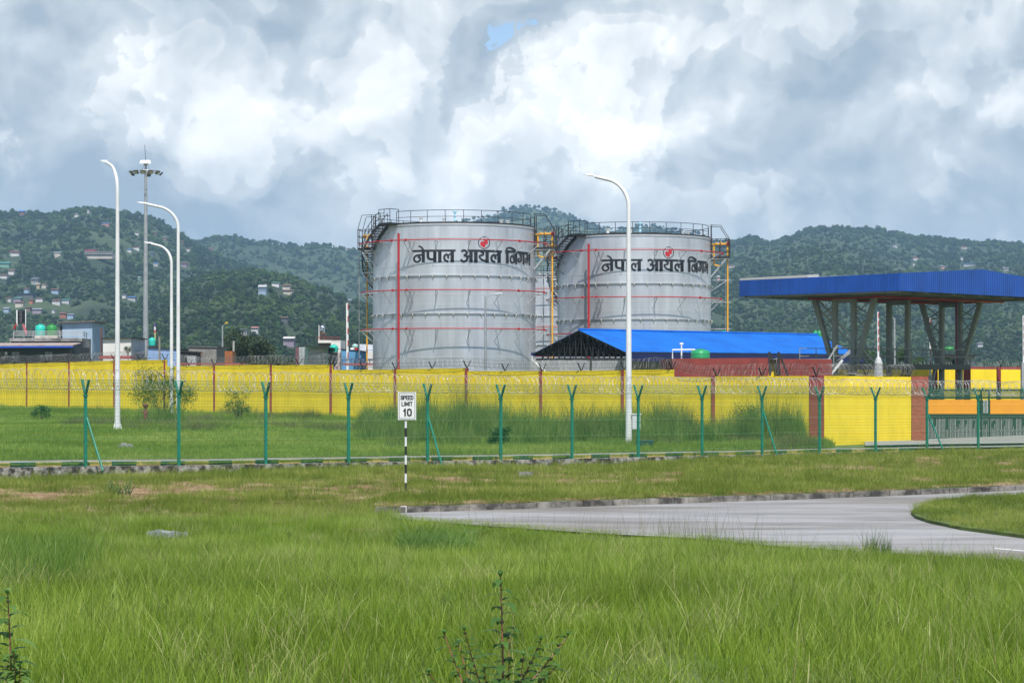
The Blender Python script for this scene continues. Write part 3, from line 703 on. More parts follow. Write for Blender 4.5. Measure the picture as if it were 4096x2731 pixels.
street_lamp('white street lamp in front of the right silver tank with a junction box',2515,86,696,1812,1.88,.145,.085,R(15),box=True)
# high mast
hd_=215; t=thing('high_mast','tall grey floodlight mast with a ring of floodlights and a thin lightning rod','mast',P(583,1600,hd_))
m=MB(); x=P(583,0,hd_).x; pts=[(1600,.33),(1470,.32),(1253,.27),(1160,.25),(960,.21),(800,.17),(650,.12)]
m.tube([V((x,hd_,zpy(y,hd_))) for y,r in pts],[r for y,r in pts],16); m.build('pole',M_GRY,t,smooth=True)
m=MB(); q=lambda px,y,dd=0:P(px,y,hd_+dd)
m.tube([q(583,655),q(579,580)],.025,5); m.build('lightning_rod',M_BLK,t)
m=MB(); m.hexa([q(558,654,-.5),q(604,654,-.5),q(604,654,.5),q(558,654,.5)],[q(563,641,-.3),q(600,641,-.3),q(600,641,.3),q(563,641,.3)]); m.lathe(V((x,hd_,0)),[(.15,zpy(662,hd_)),(.3,zpy(654,hd_))],10); m.build('head_frame',M_GRY,t)
m=MB(); rr=1.45; m.tube([V((x+rr*math.cos(a*.3927),hd_+rr*math.sin(a*.3927),zpy(686,hd_))) for a in range(16)],.05,5,closed=True)
for a in range(4): aa=a*math.pi/2; m.beam(V((x,hd_,zpy(686,hd_))),V((x+rr*math.cos(aa),hd_+rr*math.sin(aa),zpy(686,hd_))),.06)
m.build('lamp_ring',M_GRY,t)
for k,a in enumerate((-150,-118,-90,-62,-30,20,90,160)):
    a=R(a); c=V((x+1.65*math.cos(a),hd_+1.65*math.sin(a),zpy(694,hd_))); u=V((math.cos(a),math.sin(a),0)); s=V((-u.y,u.x,0)); dn=(u*.75+V((0,0,-.66))).normalized(); vv=s.cross(dn)
    m=MB(); m.box(c,(.5,.42,.14),(s,vv)); fl=m.build('floodlight',M_BLK,t)
    m=MB(); nrm=s.cross(vv); sg=1 if nrm.z<0 else -1; m.box(c+nrm*(.075*sg),(.42,.34,.012),(s,vv)); m.build('lens',mat('flood_lens',(.55,.5,.35),.3),fl)
m=MB(); m.tube([q(578,655),q(566,684)],.012,4); m.tube([q(590,655),q(600,684)],.012,4); m.build('cable',M_BLK,t)
# ---------------------------------------------------------------- storage tanks
def tank_mat():
    m=bpy.data.materials.new('aluminium_cladding'); m.use_nodes=True; nt=m.node_tree; N=nt.nodes; L=nt.links; b=N['Principled BSDF']
    b.inputs['Metallic'].default_value=.55; b.inputs['Specular IOR Level'].default_value=.5
    tc=N.new('ShaderNodeTexCoord'); sp=N.new('ShaderNodeSeparateXYZ'); L.new(tc.outputs['Object'],sp.inputs[0])
    at=N.new('ShaderNodeMath'); at.operation='ARCTAN2'; L.new(sp.outputs[0],at.inputs[0]); L.new(sp.outputs[1],at.inputs[1])
    cb=N.new('ShaderNodeCombineXYZ'); ml=N.new('ShaderNodeMath'); ml.operation='MULTIPLY'; ml.inputs[1].default_value=7.07; L.new(at.outputs[0],ml.inputs[0])
    L.new(ml.outputs[0],cb.inputs[0]); L.new(sp.outputs[2],cb.inputs[1])
    br=N.new('ShaderNodeTexBrick'); br.inputs['Scale'].default_value=1; br.inputs['Brick Width'].default_value=5.6; br.inputs['Row Height'].default_value=2.36; br.inputs['Mortar Size'].default_value=.012
    br.inputs['Color1'].default_value=(.47,.49,.52,1); br.inputs['Color2'].default_value=(.55,.57,.60,1); br.inputs['Mortar'].default_value=(.60,.61,.62,1); L.new(cb.outputs[0],br.inputs['Vector'])
    mp=N.new('ShaderNodeMapping'); mp.inputs['Scale'].default_value=(1,.13,1); L.new(cb.outputs[0],mp.inputs[0])
    n=N.new('ShaderNodeTexNoise'); n.inputs['Scale'].default_value=.9; n.inputs['Detail'].default_value=8; n.inputs['Roughness'].default_value=.65; L.new(mp.outputs[0],n.inputs['Vector'])
    cr=N.new('ShaderNodeValToRGB'); cr.color_ramp.elements[0].position=.35; cr.color_ramp.elements[0].color=(.84,.84,.84,1); cr.color_ramp.elements[1].position=.68; cr.color_ramp.elements[1].color=(1.18,1.18,1.18,1); L.new(n.outputs['Fac'],cr.inputs[0])  # vertical streaks of metal sheen put into the base colour
    mx=N.new('ShaderNodeMix'); mx.data_type='RGBA'; mx.blend_type='MULTIPLY'; mx.inputs[0].default_value=1; L.new(br.outputs['Color'],mx.inputs[6]); L.new(cr.outputs[0],mx.inputs[7]); L.new(mx.outputs[2],b.inputs['Base Color'])
    mr=N.new('ShaderNodeMapRange'); mr.inputs['To Min'].default_value=.27; mr.inputs['To Max'].default_value=.52; L.new(n.outputs['Fac'],mr.inputs[0]); L.new(mr.outputs[0],b.inputs['Roughness'])
    bp=N.new('ShaderNodeBump'); bp.inputs['Strength'].default_value=.12; bp.inputs['Distance'].default_value=.06; n3=N.new('ShaderNodeTexNoise'); n3.inputs['Scale'].default_value=.55; n3.inputs['Detail'].default_value=2; L.new(cb.outputs[0],n3.inputs['Vector']); L.new(n3.outputs['Fac'],bp.inputs['Height']); L.new(bp.outputs[0],b.inputs['Normal'])
    return m
M_ALU=tank_mat(); M_AL2=mat('aluminium_trim',(.50,.51,.52),.45,metal=.5,var=.12,scale=1.5); M_RED=mat('red_pipe_paint',(.40,.018,.02),.4,var=.12,scale=1); M_ORY=mat('amber_pipe_paint',(.72,.36,.02),.4,var=.12,scale=1)
def tz(y,df=167.0): return zpy(y,df)
def make_tank(label,px,d,R_=7.07,group='silver oil storage tanks'):
    C=V(((px-2048)/F*d,d,0)); n=V((-C.x,-C.y,0)).normalized(); rt=V((-n.y,n.x,0)); z0=CZ-3.7; zt=tz(894)
    def cy(a,r,z): a=R(a); return C+rt*(math.sin(a)*r)+n*(math.cos(a)*r)+V((0,0,z))
    def th(px_): return math.degrees(math.asin(max(-1,min(1,(px_-1817)/325))))
    t=thing('storage_tank',label,'storage tank',(C.x,C.y,z0),group)
    def ring(r0,r1,za,zb,a0=-180,a1=180,st=3):
        m=MB(); aa=[a0+(a1-a0)*k/int((a1-a0)/st) for k in range(int((a1-a0)/st)+1)]
        for a,b in zip(aa,aa[1:]): m.hexa([cy(a,r0,za),cy(a,r1,za),cy(b,r1,za),cy(b,r0,za)],[cy(a,r0,zb),cy(a,r1,zb),cy(b,r1,zb),cy(b,r0,zb)])
        return m
    m=MB(); m.lathe(C,[(R_,z0),(R_,zt)],128,cap=False); o=m.build('shell',M_ALU,t,smooth=True,origin=(C.x,C.y,z0))
    m=MB(); m.lathe(C,[(R_+.06,zt-.12),(R_+.06,zt+.015),(.05,zt+.62)],96,cap=False); o=m.build('roof',M_AL2,t)
    for y in (949,1062,1175.6,1287,1427.5):
        z=tz(y); ring(R_-.02,R_+.018,z-.02,z+.02,st=3).build('weld_seam',mat('bright_seam',(.60,.60,.60),.35,metal=.4),t)
    for y,o_ in ((1101,.0),(1253,4.5)):
        z=tz(y); ring(R_-.02,R_+.13,z-.02,z+.045).build('stiffening_ring',M_AL2,t)
        for k in range(37):
            m=MB(); a=-176+k*9.5+o_; m.beam(cy(a,R_+.13,z-.02),cy(a,R_+.02,z-.34),.07,.05,up=n)
            m.box(cy(a,R_+.12,z-.06),(.09,.12,.1),(rt,n))
            m.build('cleat',mat('cleat_cream',(.52,.50,.45),.6,var=.2,scale=2),t)
    # fire water rings with brackets
    for y,r in ((957.5,1.15),(1158,1.02),(1313,1.02)):
        z=tz(y,166); 
        for a0,a1 in ((-128,104),(112,226)):
            m=MB(); m.tube([cy(a,R_+r,z) for a in np.arange(a0,a1+.1,3)],.046,8); pp=m.build('spray_pipe',M_RED,t,smooth=True)
        m=MB()
        for a in (-39.7,-29.5,42,72,-110,150): m.tube([cy(a-.35,R_+r,z),cy(a+.35,R_+r,z)],.11,10)
        m.build('pipe_flange',M_RED,t)
        for a in (-112,-88,-66,-48,-31,-28,-11.3,9.6,29.4,47.3,63,80,100,130,160,190,215):
            m=MB(); m.beam(cy(a,R_,z-.08),cy(a,R_+r+.16,z-.08),.07,.05); m.beam(cy(a,R_+r-.05,z-.1),cy(a-1.2,R_+.02,z-1.0),.05,.05); m.build('bracket',M_AL2,t)
    m=MB(); m.tube([cy(-34.6,R_+1.12,z0),cy(-34.6,R_+1.12,tz(933,166))],.10,12); m.tube([cy(-34.6,R_+1.12,tz(933,166)),cy(-34.6,R_+1.12,tz(930,166))],.115,12); m.build('riser_pipe',M_RED,t,smooth=False)
    # roof railing
    m=MB(); zr=zt
    for dz,w in ((1.13,.028),(.6,.022)):
        for a0,a1 in ((-44,71),(94,302)):
            m.tube([cy(a,R_-.06,zr+dz) for a in np.arange(a0,a1+.1,3)],w,5)
    ring(R_-.14,R_-.02,zr+.02,zr+.16,st=4).build('toe_board',M_BLK,t)
    a=-44
    while a<304:
        if a<73 or a>92: m.beam(cy(a,R_-.06,zr),cy(a,R_-.06,zr+1.13),.05,.05,up=n)
        a+=12.6
    m.build('roof_railing',M_BLK,t)
    # spiral stair
    st=thing('stair',None,None,(0,0,0)); st.parent=t; st.location=-V(t.location); 
    sa,ea,s0,s1=-52,-168,zt+.02,zt-8.9; ns=44; w0,w1=R_+.12,R_+.92
    fa=lambda k:lerp(sa,ea,k); fzz=lambda k:lerp(s0,s1,k)
    m=MB()
    for k in range(ns):
        q=(k+.5)/ns; a=fa(q); da=.95; z=fzz(q); m.hexa([cy(a-da,w0,z),cy(a-da,w1,z),cy(a+da,w1,z),cy(a+da,w0,z)],[cy(a-da,w0,z+.045),cy(a-da,w1,z+.045),cy(a+da,w1,z+.045),cy(a+da,w0,z+.045)])
    m.build('treads',M_BLK,st)
    for r in (w0-.03,w1+.03):
        m=MB()
        for k in range(60):
            a,b=fa(k/60),fa((k+1)/60); za,zb=fzz(k/60),fzz((k+1)/60)
            m.hexa([cy(a,r-.025,za-.17),cy(b,r-.025,zb-.17),cy(b,r+.025,zb-.17),cy(a,r+.025,za-.17)],[cy(a,r-.025,za+.13),cy(b,r-.025,zb+.13),cy(b,r+.025,zb+.13),cy(a,r+.025,za+.13)])
        m.build('stringer',M_BLK,st)
    m=MB()
    for dz in (.55,1.1): m.tube([cy(fa(k/40),w1+.05,fzz(k/40)+dz) for k in range(41)],.028,5)
    m.tube([cy(fa(k/40),w0-.03,fzz(k/40)+1.0) for k in range(0,12)],.028,5)
    for k in range(0,19): m.beam(cy(fa(k/18),w1+.05,fzz(k/18)),cy(fa(k/18),w1+.05,fzz(k/18)+1.1),.045,up=n)
    for k in range(0,5): m.beam(cy(fa(k/18),w0-.03,fzz(k/18)),cy(fa(k/18),w0-.03,fzz(k/18)+1.0),.045,up=n)
    m.build('handrail',M_BLK,st)
    m=MB()
    for k in (.22,.4,.55,.7,.85):
        a=fa(k); z=fzz(k)-.2; m.beam(cy(a,R_,z),cy(a,w1+.15,z),.11,.08); m.beam(cy(a,w1+.1,z-.03),cy(a+7,R_+.02,z-1.15),.11,.08)
    m.build('stair_bracket',M_AL2,st)
    # landing at the head of the stair
    m=MB()
    aa=[-52,-47,-42]
    for a,b in zip(aa,aa[1:]): m.hexa([cy(a,R_-.5,zt+.0),cy(a,w1+.1,zt+.0),cy(b,w1+.1,zt+.0),cy(b,R_-.5,zt+.0)],[cy(a,R_-.5,zt+.17),cy(a,w1+.1,zt+.17),cy(b,w1+.1,zt+.17),cy(b,R_-.5,zt+.17)])
    for r,a0,a1 in ((w1+.08,-52,-42),):
        for dz in (.72,1.3): m.tube([cy(a,r,zt+dz) for a in (a0,(a0+a1)/2,a1)],.03,5)
        for a in (a0,(a0+a1)/2,a1): m.beam(cy(a,r,zt+.1),cy(a,r,zt+1.3),.055,up=n)
    m.tube([cy(-42,w1+.08,zt+1.3),cy(-42,R_-.06,zt+1.3)],.03,5); m.beam(cy(-42,R_-.06,zt),cy(-42,R_-.06,zt+1.3),.055,up=n)
    m.build('landing',M_BLK,st)
    # foam platforms on both flanks
    for sgn,a0,nm in ((1,84,0),(-1,-97,1)):
        pf=thing('platform',None,None,(0,0,0)); pf.parent=t; pf.location=-V(t.location)
        zf=tz(1000,174); r0,r1=R_+.05,R_+(1.75 if sgn>0 else 1.3); a1=a0+8; a00=a0-8
        cs=[(a00,r0),(a00,r1),(a1,r1),(a1,r0)]; m=MB()
        m.hexa([cy(a,r,zf) for a,r in cs],[cy(a,r,zf+.14) for a,r in cs]); m.build('deck',M_BLK,pf)
        m=MB()
        for dz in (.6,1.15,1.75):
            for (qa,qb) in zip(cs,cs[1:]): m.tube([cy(qa[0],qa[1],zf+dz),cy(qb[0],qb[1],zf+dz)],.03,5)
        for a,r in cs+[(a00,(r0+r1)/2),(a1,(r0+r1)/2),(a0,r1)]: m.beam(cy(a,r,zf),cy(a,r,zf+1.75),.06,up=n)
        zz=zt+1.2
        for a in (a00,a1): m.tube([cy(a,r1,zf+1.75),cy(a,R_+.95,zz),cy(a,R_-.05,zz+.05)],.03,5)
        for a in (a00,a1): m.beam(cy(a,R_+.1,zf),cy(a,R_+.1,zz),.07,up=n)
        m.tube([cy(a00,r1-.05,zf+1.75),cy(a1,r1-.05,zf+1.75)],.03,5)
        for k in range(7): z=zf+.3+k*.32; m.tube([cy(a0+2,R_+.16,z),cy(a0+5.5,R_+.16,z)],.02,4)
        m.build('guard_rail',M_BLK,pf)
        for a in (a00+.8,a1-.8): m=MB(); m.beam(cy(a,r1-.3,zf-.03),cy(a,R_+.02,zf-1.75),.15,.1); m.beam(cy(a,R_,zf-.06),cy(a,r1,zf-.06),.11,.1); m.build('strut',M_AL2,pf)
        m=MB(); z1=zf+1.25; ac=a0-5
        m.tube([cy(ac,R_-.05,z1),cy(ac,R_+.5,z1)],.11,10); m.tube([cy(ac,R_+.45,z1+.06),cy(ac,r1-.2,z1+.06)],.085,10)
        if sgn>0: m.tube([cy(ac,R_+.55,z1+.1),cy(ac,R_+.32,z1+.02),cy(ac,R_+.28,z1-.25),cy(ac,R_+.28,z1-1.55),cy(ac,R_+.36,z1-1.85),cy(ac,R_+.7,z1-1.95),cy(ac,R_+1.0,z1-1.93)],.085,10)
        for q in (.5,.95,r1-R_-.3): m.tube([cy(ac,R_+q-.03,z1+.06),cy(ac,R_+q+.03,z1+.06)],.19,12)
        m.build('foam_chamber',M_ORY,pf,smooth=False)
        if sgn>0:
            m=MB(); m.tube([cy(ac,r1-.28,z1+.06),cy(ac,r1-.02,z1+.06)],.2,12); m.build('valve',M_RED,pf)
        m=MB(); rx=R_+(1.55 if sgn>0 else .75); m.tube([cy(ac,rx,z1),cy(ac,rx,zf-.6),cy(ac,rx,z0)],.07,10)
        for z in (z1-.45,z1-.9): m.tube([cy(ac,rx,z-.05),cy(ac,rx,z+.05)],.15,10)
        m.build('foam_riser',M_ORY,pf)
        m=MB()
        for y in (1092,1185,1297,1400): z=tz(y,174); m.beam(cy(ac,R_,z),cy(ac,rx+.25,z),.08,.06)
        z=tz(1092,174); m.beam(cy(ac,rx-.1,z-.05),cy(ac,R_+.02,z-1.0),.08,.06); m.build('riser_bracket',M_AL2,pf)
        m=MB(); m.tube([cy(ac+3,R_+1.35,zf-.5),cy(ac+3,R_+1.35,z0)],.04,8); m.build('drain_pipe',M_GRY,pf)
    # roof fittings
    m=MB()
    for a,r,h in ((-30,5.6,.5),(-8,6,.35),(40,6.2,.3),(48,6.1,.3)): c=cy(a,r,zt+.1); m.lathe(c,[(.14,0),(.14,h),(.2,h),(.2,h+.07)],10)
    m.build('roof_vent',mat('pale_vent',(.5,.52,.5),.5,var=.1,scale=2),t)
    m=MB(); c=cy(0.5,5.6,zt+.12); m.lathe(c,[(.05,0),(.05,.2),(.12,.25),(.12,.4),(.06,.42),(.06,.5),(.13,.55),(.13,.7),(.06,.72),(.06,.85),(.2,.95),(.2,1.05),(.05,1.15)],10); m.build('gauge_mast',mat('pale_blue_enamel',(.38,.62,.72),.4),t)
    # lettering and emblem, traced on the shell
    def tx(cx,cyy):
        px_=1645+cx/4.704; y=930+cyy/4.704; s=max(-.999,min(.999,(px_-1817)/325)); a=math.degrees(math.asin(s)); dd=174-R_*math.cos(R(a)); return a,zpy(y,dd)
    cnt=[0]
    def stroke(mb,pts,w):
        rr=R_+.012+cnt[0]*.0016; cnt[0]+=1; w=(w[0]*1.10,w[1]*1.10) if isinstance(w,tuple) else w*1.10
        if len(pts)>2:
            q=[]; P_=[V((a,b)) for a,b in pts]
            for i in range(len(P_)-1):
                p0=P_[max(0,i-1)];p1=P_[i];p2=P_[i+1];p3=P_[min(len(P_)-1,i+2)]
                for k in range(5):
                    u=k/5; q.append(.5*((2*p1)+(-p0+p2)*u+(2*p0-5*p1+4*p2-p3)*u*u+(-p0+3*p1-3*p2+p3)*u**3))
            q.append(P_[-1])
        else:
            a,b=V(pts[0]),V(pts[1]); nn=max(1,int(abs(b.x-a.x)/40)); q=[a.lerp(b,k/nn) for k in range(nn+1)]
        m_=len(q); L_=[];R2=[]
        for i,p in enumerate(q):
            dv=(q[min(i+1,m_-1)]-q[max(0,i-1)]).normalized(); nv=V((-dv.y,dv.x)); ww=lerp(w[0],w[1],i/(m_-1)) if isinstance(w,tuple) else w
            L_.append(p+nv*ww/2); R2.append(p-nv*ww/2)
        f=lambda p:(lambda s:cy(s[0],rr,s[1]))(tx(p.x,p.y))
        for i in range(m_-1): mb.poly([f(L_[i]),f(L_[i+1]),f(R2[i+1]),f(R2[i])])
    M_INK=mat('black_lettering',(.012,.014,.018),.6)
    words=[
     [([(56,353),(270,345),(500,342),(834,340)],36),([(162,260),(205,272),(235,305),(252,335)],(26,30)),([(225,424),(150,428),(98,455),(80,505),(110,550),(155,552),(190,520),(186,475),(160,452)],(30,34)),
      ([(150,450),(162,480),(190,470)],14),([(250,345),(250,563)],52),([(335,350),(335,450),(352,490),(400,505),(445,500)],(46,38)),([(459,348),(459,562)],54),([(549,348),(549,562)],56),
      ([(702,548),(665,535),(632,500),(632,445),(660,415),(690,425),(702,470),(702,492)],(36,32)),([(700,440),(722,412),(755,400)],(20,28)),([(773,348),(773,563)],58)],
     [([(1060,340),(1400,345),(1674,358)],37),([(940,362),(965,338),(1010,342),(1035,375),(1015,415),(980,432)],(34,38)),([(980,432),(1030,442),(1042,490),(1015,535),(965,545),(925,505)],(38,34)),
      ([(1035,447),(1105,449)],30),([(1112,345),(1112,564)],52),([(1198,348),(1198,567)],58),([(1285,360),(1330,380),(1325,420),(1275,432),(1258,445)],(34,30)),([(1258,445),(1280,485),(1325,520),(1395,535)],(24,36)),([(1403,352),(1403,570)],52),
      ([(1552,556),(1515,543),(1484,508),(1484,453),(1512,423),(1542,433),(1552,478),(1552,498)],(36,32)),([(1550,448),(1572,420),(1605,408)],(20,28)),([(1621,360),(1621,573)],56)],
     [([(1733,354),(1900,362),(2210,396)],38),([(1772,358),(1772,580)],44),([(1758,352),(1757,315),(1788,285),(1840,288),(1890,312),(1926,340)],(22,32)),([(1937,370),(1937,592)],34),
      ([(1925,432),(1875,425),(1838,455),(1830,515),(1850,560),(1885,560),(1903,515),(1893,468),(1876,450)],(22,26)),([(1872,452),(1880,478)],14),([(2006,385),(2028,440),(2028,515),(2010,552),(1985,548),(1978,510),(1992,475)],(26,22)),([(2077,385),(2077,602)],30),
      ([(2152,395),(2150,470)],22),([(2150,465),(2120,485),(2116,545),(2140,568),(2150,530),(2152,470)],18),([(2150,480),(2195,485)],26),([(2190,398),(2190,614)],24)]]
    for w in words:
        mb=MB()
        for pts,ww in w: stroke(mb,pts,ww)
        mb.build('lettering',M_INK,t)
    mb=MB(); el=[(1348+101*math.cos(R(k*10)),192+112*math.sin(R(k*10))) for k in range(37)]
    for a,b in zip(el,el[1:]): 
        cnt[0]=0; stroke(mb,[a,b],13)
    em=mb.build('emblem_ring',M_INK,t)
    mb=MB(); cnt[0]=0; cv=lambda x,y:(1011.3+x*.3,47+y*.3)
    for pts,ww in (([cv(1130,330),cv(1250,350),cv(1270,450),cv(1235,560)],(36,48)),([cv(1060,420),cv(1150,500),cv(1240,560)],34),([cv(1040,430),cv(975,500),cv(985,600),cv(1060,660)],(38,50)),([cv(1030,600),cv(1110,660),cv(1140,765)],(46,42)),([cv(1130,165),cv(1160,210),cv(1135,262)],(5,11))):
        stroke(mb,pts,ww)
    mb.build('emblem_mark',mat('emblem_red',(.45,.02,.03),.5),t)
    return t
T1=make_tank('nearer left silver tank with black Devanagari lettering and a red flame emblem',1817,174)
d2=184.8; dz2=zpy(938,177.7)-tz(894)
T2=copy_tree(T1,V(((2536-2048)/F*d2,d2,dz2+CZ-3.7))-V(T1.location),'right silver tank behind the blue shed roof and the white street lamp')
d3=226; T3=copy_tree(T1,V(((2180-2048)/F*d3,d3,CZ-5.6))-V(T1.location),'third silver tank mostly hidden in the gap between the two lettered tanks',skip=('lettering','emblem_ring','emblem_mark','stair'))
# ---------------------------------------------------------------- blue roofed shed
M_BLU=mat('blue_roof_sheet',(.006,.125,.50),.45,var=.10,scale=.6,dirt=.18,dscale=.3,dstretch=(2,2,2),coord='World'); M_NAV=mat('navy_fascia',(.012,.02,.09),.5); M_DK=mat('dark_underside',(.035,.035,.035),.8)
gz=CZ-3.5
PK=P(2315,1320,136); rd=V((.717,.697,0)).normalized(); gd=V((.697,-.717,0)).normalized(); LR=26.6; HW=4.3
EZ=zpy(1411,133); EZ=PK.z-1.52
shed=thing('tank_shed','long open shed with a bright blue gable roof in front of the right silver tank','shed',(PK.x+rd.x*12,PK.y+rd.y*12,gz))
def sp(a,b,z): q=PK+rd*a+gd*b; return V((q.x,q.y,z))
def corr(mb,A,B,C_,D_,n,amp,th=.03):
    """corrugated sheet: A->B is the edge the ribs march along, D->C the opposite edge"""
    nrm=(B-A).cross(D_-A).normalized(); 
    if nrm.z<0: nrm=-nrm
    prev=None
    for k in range(n*4+1):
        t=k/(n*4); o=nrm*(amp*(1 if k%4 in (1,2) else 0)); q=(A.lerp(B,t)+o,D_.lerp(C_,t)+o)
        if prev: mb.poly([prev[0],q[0],q[1],prev[1]])
        prev=q
m=MB(); corr(m,sp(0,0,PK.z),sp(LR,0,PK.z),sp(LR-.6,HW,EZ),sp(-0,HW,EZ),90,.035); m.build('roof_sheet',M_BLU,shed)
m=MB(); corr(m,sp(0,0,PK.z),sp(LR,0,PK.z),sp(LR,-HW,EZ),sp(0,-HW,EZ),90,.035); m.build('roof_sheet',M_BLU,shed)
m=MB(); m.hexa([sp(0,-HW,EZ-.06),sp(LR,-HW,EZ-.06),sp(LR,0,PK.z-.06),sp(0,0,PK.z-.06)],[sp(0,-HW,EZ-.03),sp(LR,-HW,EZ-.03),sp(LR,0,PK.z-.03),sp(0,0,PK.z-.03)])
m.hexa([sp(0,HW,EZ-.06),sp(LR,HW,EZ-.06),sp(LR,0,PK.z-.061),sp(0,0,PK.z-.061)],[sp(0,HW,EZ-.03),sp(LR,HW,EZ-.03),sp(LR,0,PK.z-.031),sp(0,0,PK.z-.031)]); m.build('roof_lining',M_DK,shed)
m=MB(); m.beam(sp(0,HW+.05,EZ-.35),sp(LR,HW+.05,EZ-.35),.08,.55); m.beam(sp(-.1,-HW-.1,EZ-.1),sp(LR,-HW-.1,EZ-.1),.2,.25); m.build('fascia',M_NAV,shed)
m=MB(); m.tube([sp(0,0,PK.z+.05),sp(LR,0,PK.z+.05)],.09,6); m.build('ridge_cap',M_BLU,shed)
for k in range(6):
    a=.25+k*5.1; m=MB(); bz=EZ-.45
    m.beam(sp(a,-HW,bz),sp(a,HW,bz),.12,.14)
    for s in (-1,1): m.beam(sp(a,s*HW,EZ-.1),sp(a,0,PK.z-.1),.1,.12)
    for j in range(-7,8):
        b=j*HW/8; zt=lerp(PK.z-.1,EZ-.1,abs(b)/HW); m.beam(sp(a,b,bz),sp(a,b,zt),.06)
        b2=(j+(1 if j<0 else -1))*HW/8
        if j: m.beam(sp(a,b,bz),sp(a,b2,lerp(PK.z-.1,EZ-.1,abs(b2)/HW)),.05)
    m.build('truss',M_BLK,shed)
for j in range(1,5):
    for s in (-1,1):
        b=s*HW*j/5; z=lerp(PK.z,EZ,abs(b)/HW)-.14; m=MB(); m.beam(sp(-.05,b,z),sp(LR,b,z),.08,.16); m.build('purlin',M_BLK,shed)
for k in range(6):
    for s in (-1,1): m=MB(); m.beam(sp(.3+k*5.1,s*(HW-.3),gz),sp(.3+k*5.1,s*(HW-.3),EZ-.4),.16); m.build('column',M_GRY,shed)
m=MB(); m.tube([sp(-.1,-HW-.1,EZ-.2),sp(-.1,-HW-.1,EZ-.5),sp(.4,-HW+.7,EZ-1.3),sp(.4,-HW+1.2,EZ-2.4),sp(.4,-HW+1.2,gz)],.06,8); m.build('downpipe',M_WHT,shed)
# pale low wall under the shed
m=MB(); a,b=P(2140,1500,150),P(2760,1500,140); 
def slab(p0,p1,yt,d0,d1,zb,dep=.3):
    A,B=P(p0,yt if not isinstance(yt,tuple) else yt[0],d0),P(p1,yt if not isinstance(yt,tuple) else yt[1],d1); t=V((0,dep,0))
    z=lambda q,zz:V((q.x,q.y,zz)); return [z(A,zb),z(B,zb),z(B,zb)+t,z(A,zb)+t],[A,B,B+t,A+t]
m.hexa(*slab(2120,2700,1432,152,142,gz)); o=m.build('block_wall',mat('pale_render',(.42,.42,.42),.9,var=.12,scale=.8,coord='World')); tag(o,'pale grey rendered wall standing under the blue shed roof','wall')
# ---------------------------------------------------------------- loading canopy
M_CB=mat('canopy_blue_sheet',(.004,.060,.30),.42,var=.12,scale=.5,dirt=.25,dscale=.5,dstretch=(3,3,.4),coord='World'); M_STL=mat('grey_green_steel',(.21,.225,.19),.6,var=.12,scale=1,coord='World')
CC=V((23.25,120,0)); u=V((.707,.707,0)); vv=V((-.707,.707,0)); ZB=zpy(1163,120)
can=thing('loading_canopy','large loading canopy with a corrugated blue fascia standing on grey steel V columns','canopy',(CC.x,CC.y+9,gz))
def cpnt(a,b,z): q=CC+u*a+vv*b; return V((q.x,q.y,z))
def ctop(a): return 1.02+.58*(1-abs(a-9.2)/9.2) if a<=18.4 else 1.0
def ribbed(name,pts,mt,par,rib=.22,dep=.016):
    """vertical ribbed sheet along a list of (point, zlow, zhigh)"""
    m=MB()
    for (A,zl,zh),(B,zl2,zh2) in zip(pts,pts[1:]):
        L_=(B-A).length; n=max(1,int(L_/rib)); dr=(B-A).normalized(); nn=V((dr.y,-dr.x,0)); pr=None
        for k in range(n):
            for f,o in ((0,0),(.25,dep),(.55,dep),(.8,0)):
                t=(k+f)/n; c=A.lerp(B,t)+nn*o; q=(V((c.x,c.y,lerp(zl,zl2,t))),V((c.x,c.y,lerp(zh,zh2,t))))
                if pr: m.poly([pr[0],q[0],q[1],pr[1]])
                pr=q
        c=B; q=(V((c.x,c.y,zl2)),V((c.x,c.y,zh2))); m.poly([pr[0],q[0],q[1],pr[1]])
    return m.build(name,mt,par)
DV=12.2
ribbed('fascia',[(cpnt(0,DV,0),ZB,ZB+1.0),(cpnt(0,0,0),ZB,ZB+1.06)],M_CB,can)
ribbed('fascia',[(cpnt(0,0,0),ZB,ZB+1.06),(cpnt(9.2,0,0),ZB+.0,ZB+1.62),(cpnt(18.4,0,0),ZB,ZB+1.06)],M_CB,can)
ribbed('fascia',[(cpnt(18.4,0,0),ZB,ZB+1.06),(cpnt(18.4,DV,0),ZB,ZB+1.0)],M_CB,can)
ribbed('fascia',[(cpnt(18.4,DV,0),ZB,ZB+1.0),(cpnt(9.2,DV,0),ZB+.0,ZB+1.5),(cpnt(0,DV,0),ZB,ZB+1.0)],M_CB,can)
m=MB(); m.hexa([cpnt(.05,.05,ZB+.98),cpnt(9.2,.05,ZB+1.54),cpnt(9.2,DV-.05,ZB+1.54),cpnt(.05,DV-.05,ZB+.98)],[cpnt(.05,.05,ZB+1.03),cpnt(9.2,.05,ZB+1.59),cpnt(9.2,DV-.05,ZB+1.59),cpnt(.05,DV-.05,ZB+1.03)])
m.hexa([cpnt(9.2,.05,ZB+1.54),cpnt(18.35,.05,ZB+.98),cpnt(18.35,DV-.05,ZB+.98),cpnt(9.2,DV-.05,ZB+1.54)],[cpnt(9.2,.05,ZB+1.59),cpnt(18.35,.05,ZB+1.03),cpnt(18.35,DV-.05,ZB+1.03),cpnt(9.2,DV-.05,ZB+1.59)])
m.build('roof',mat('weathered_sheet',(.26,.27,.29),.6,var=.15,scale=.5),can)
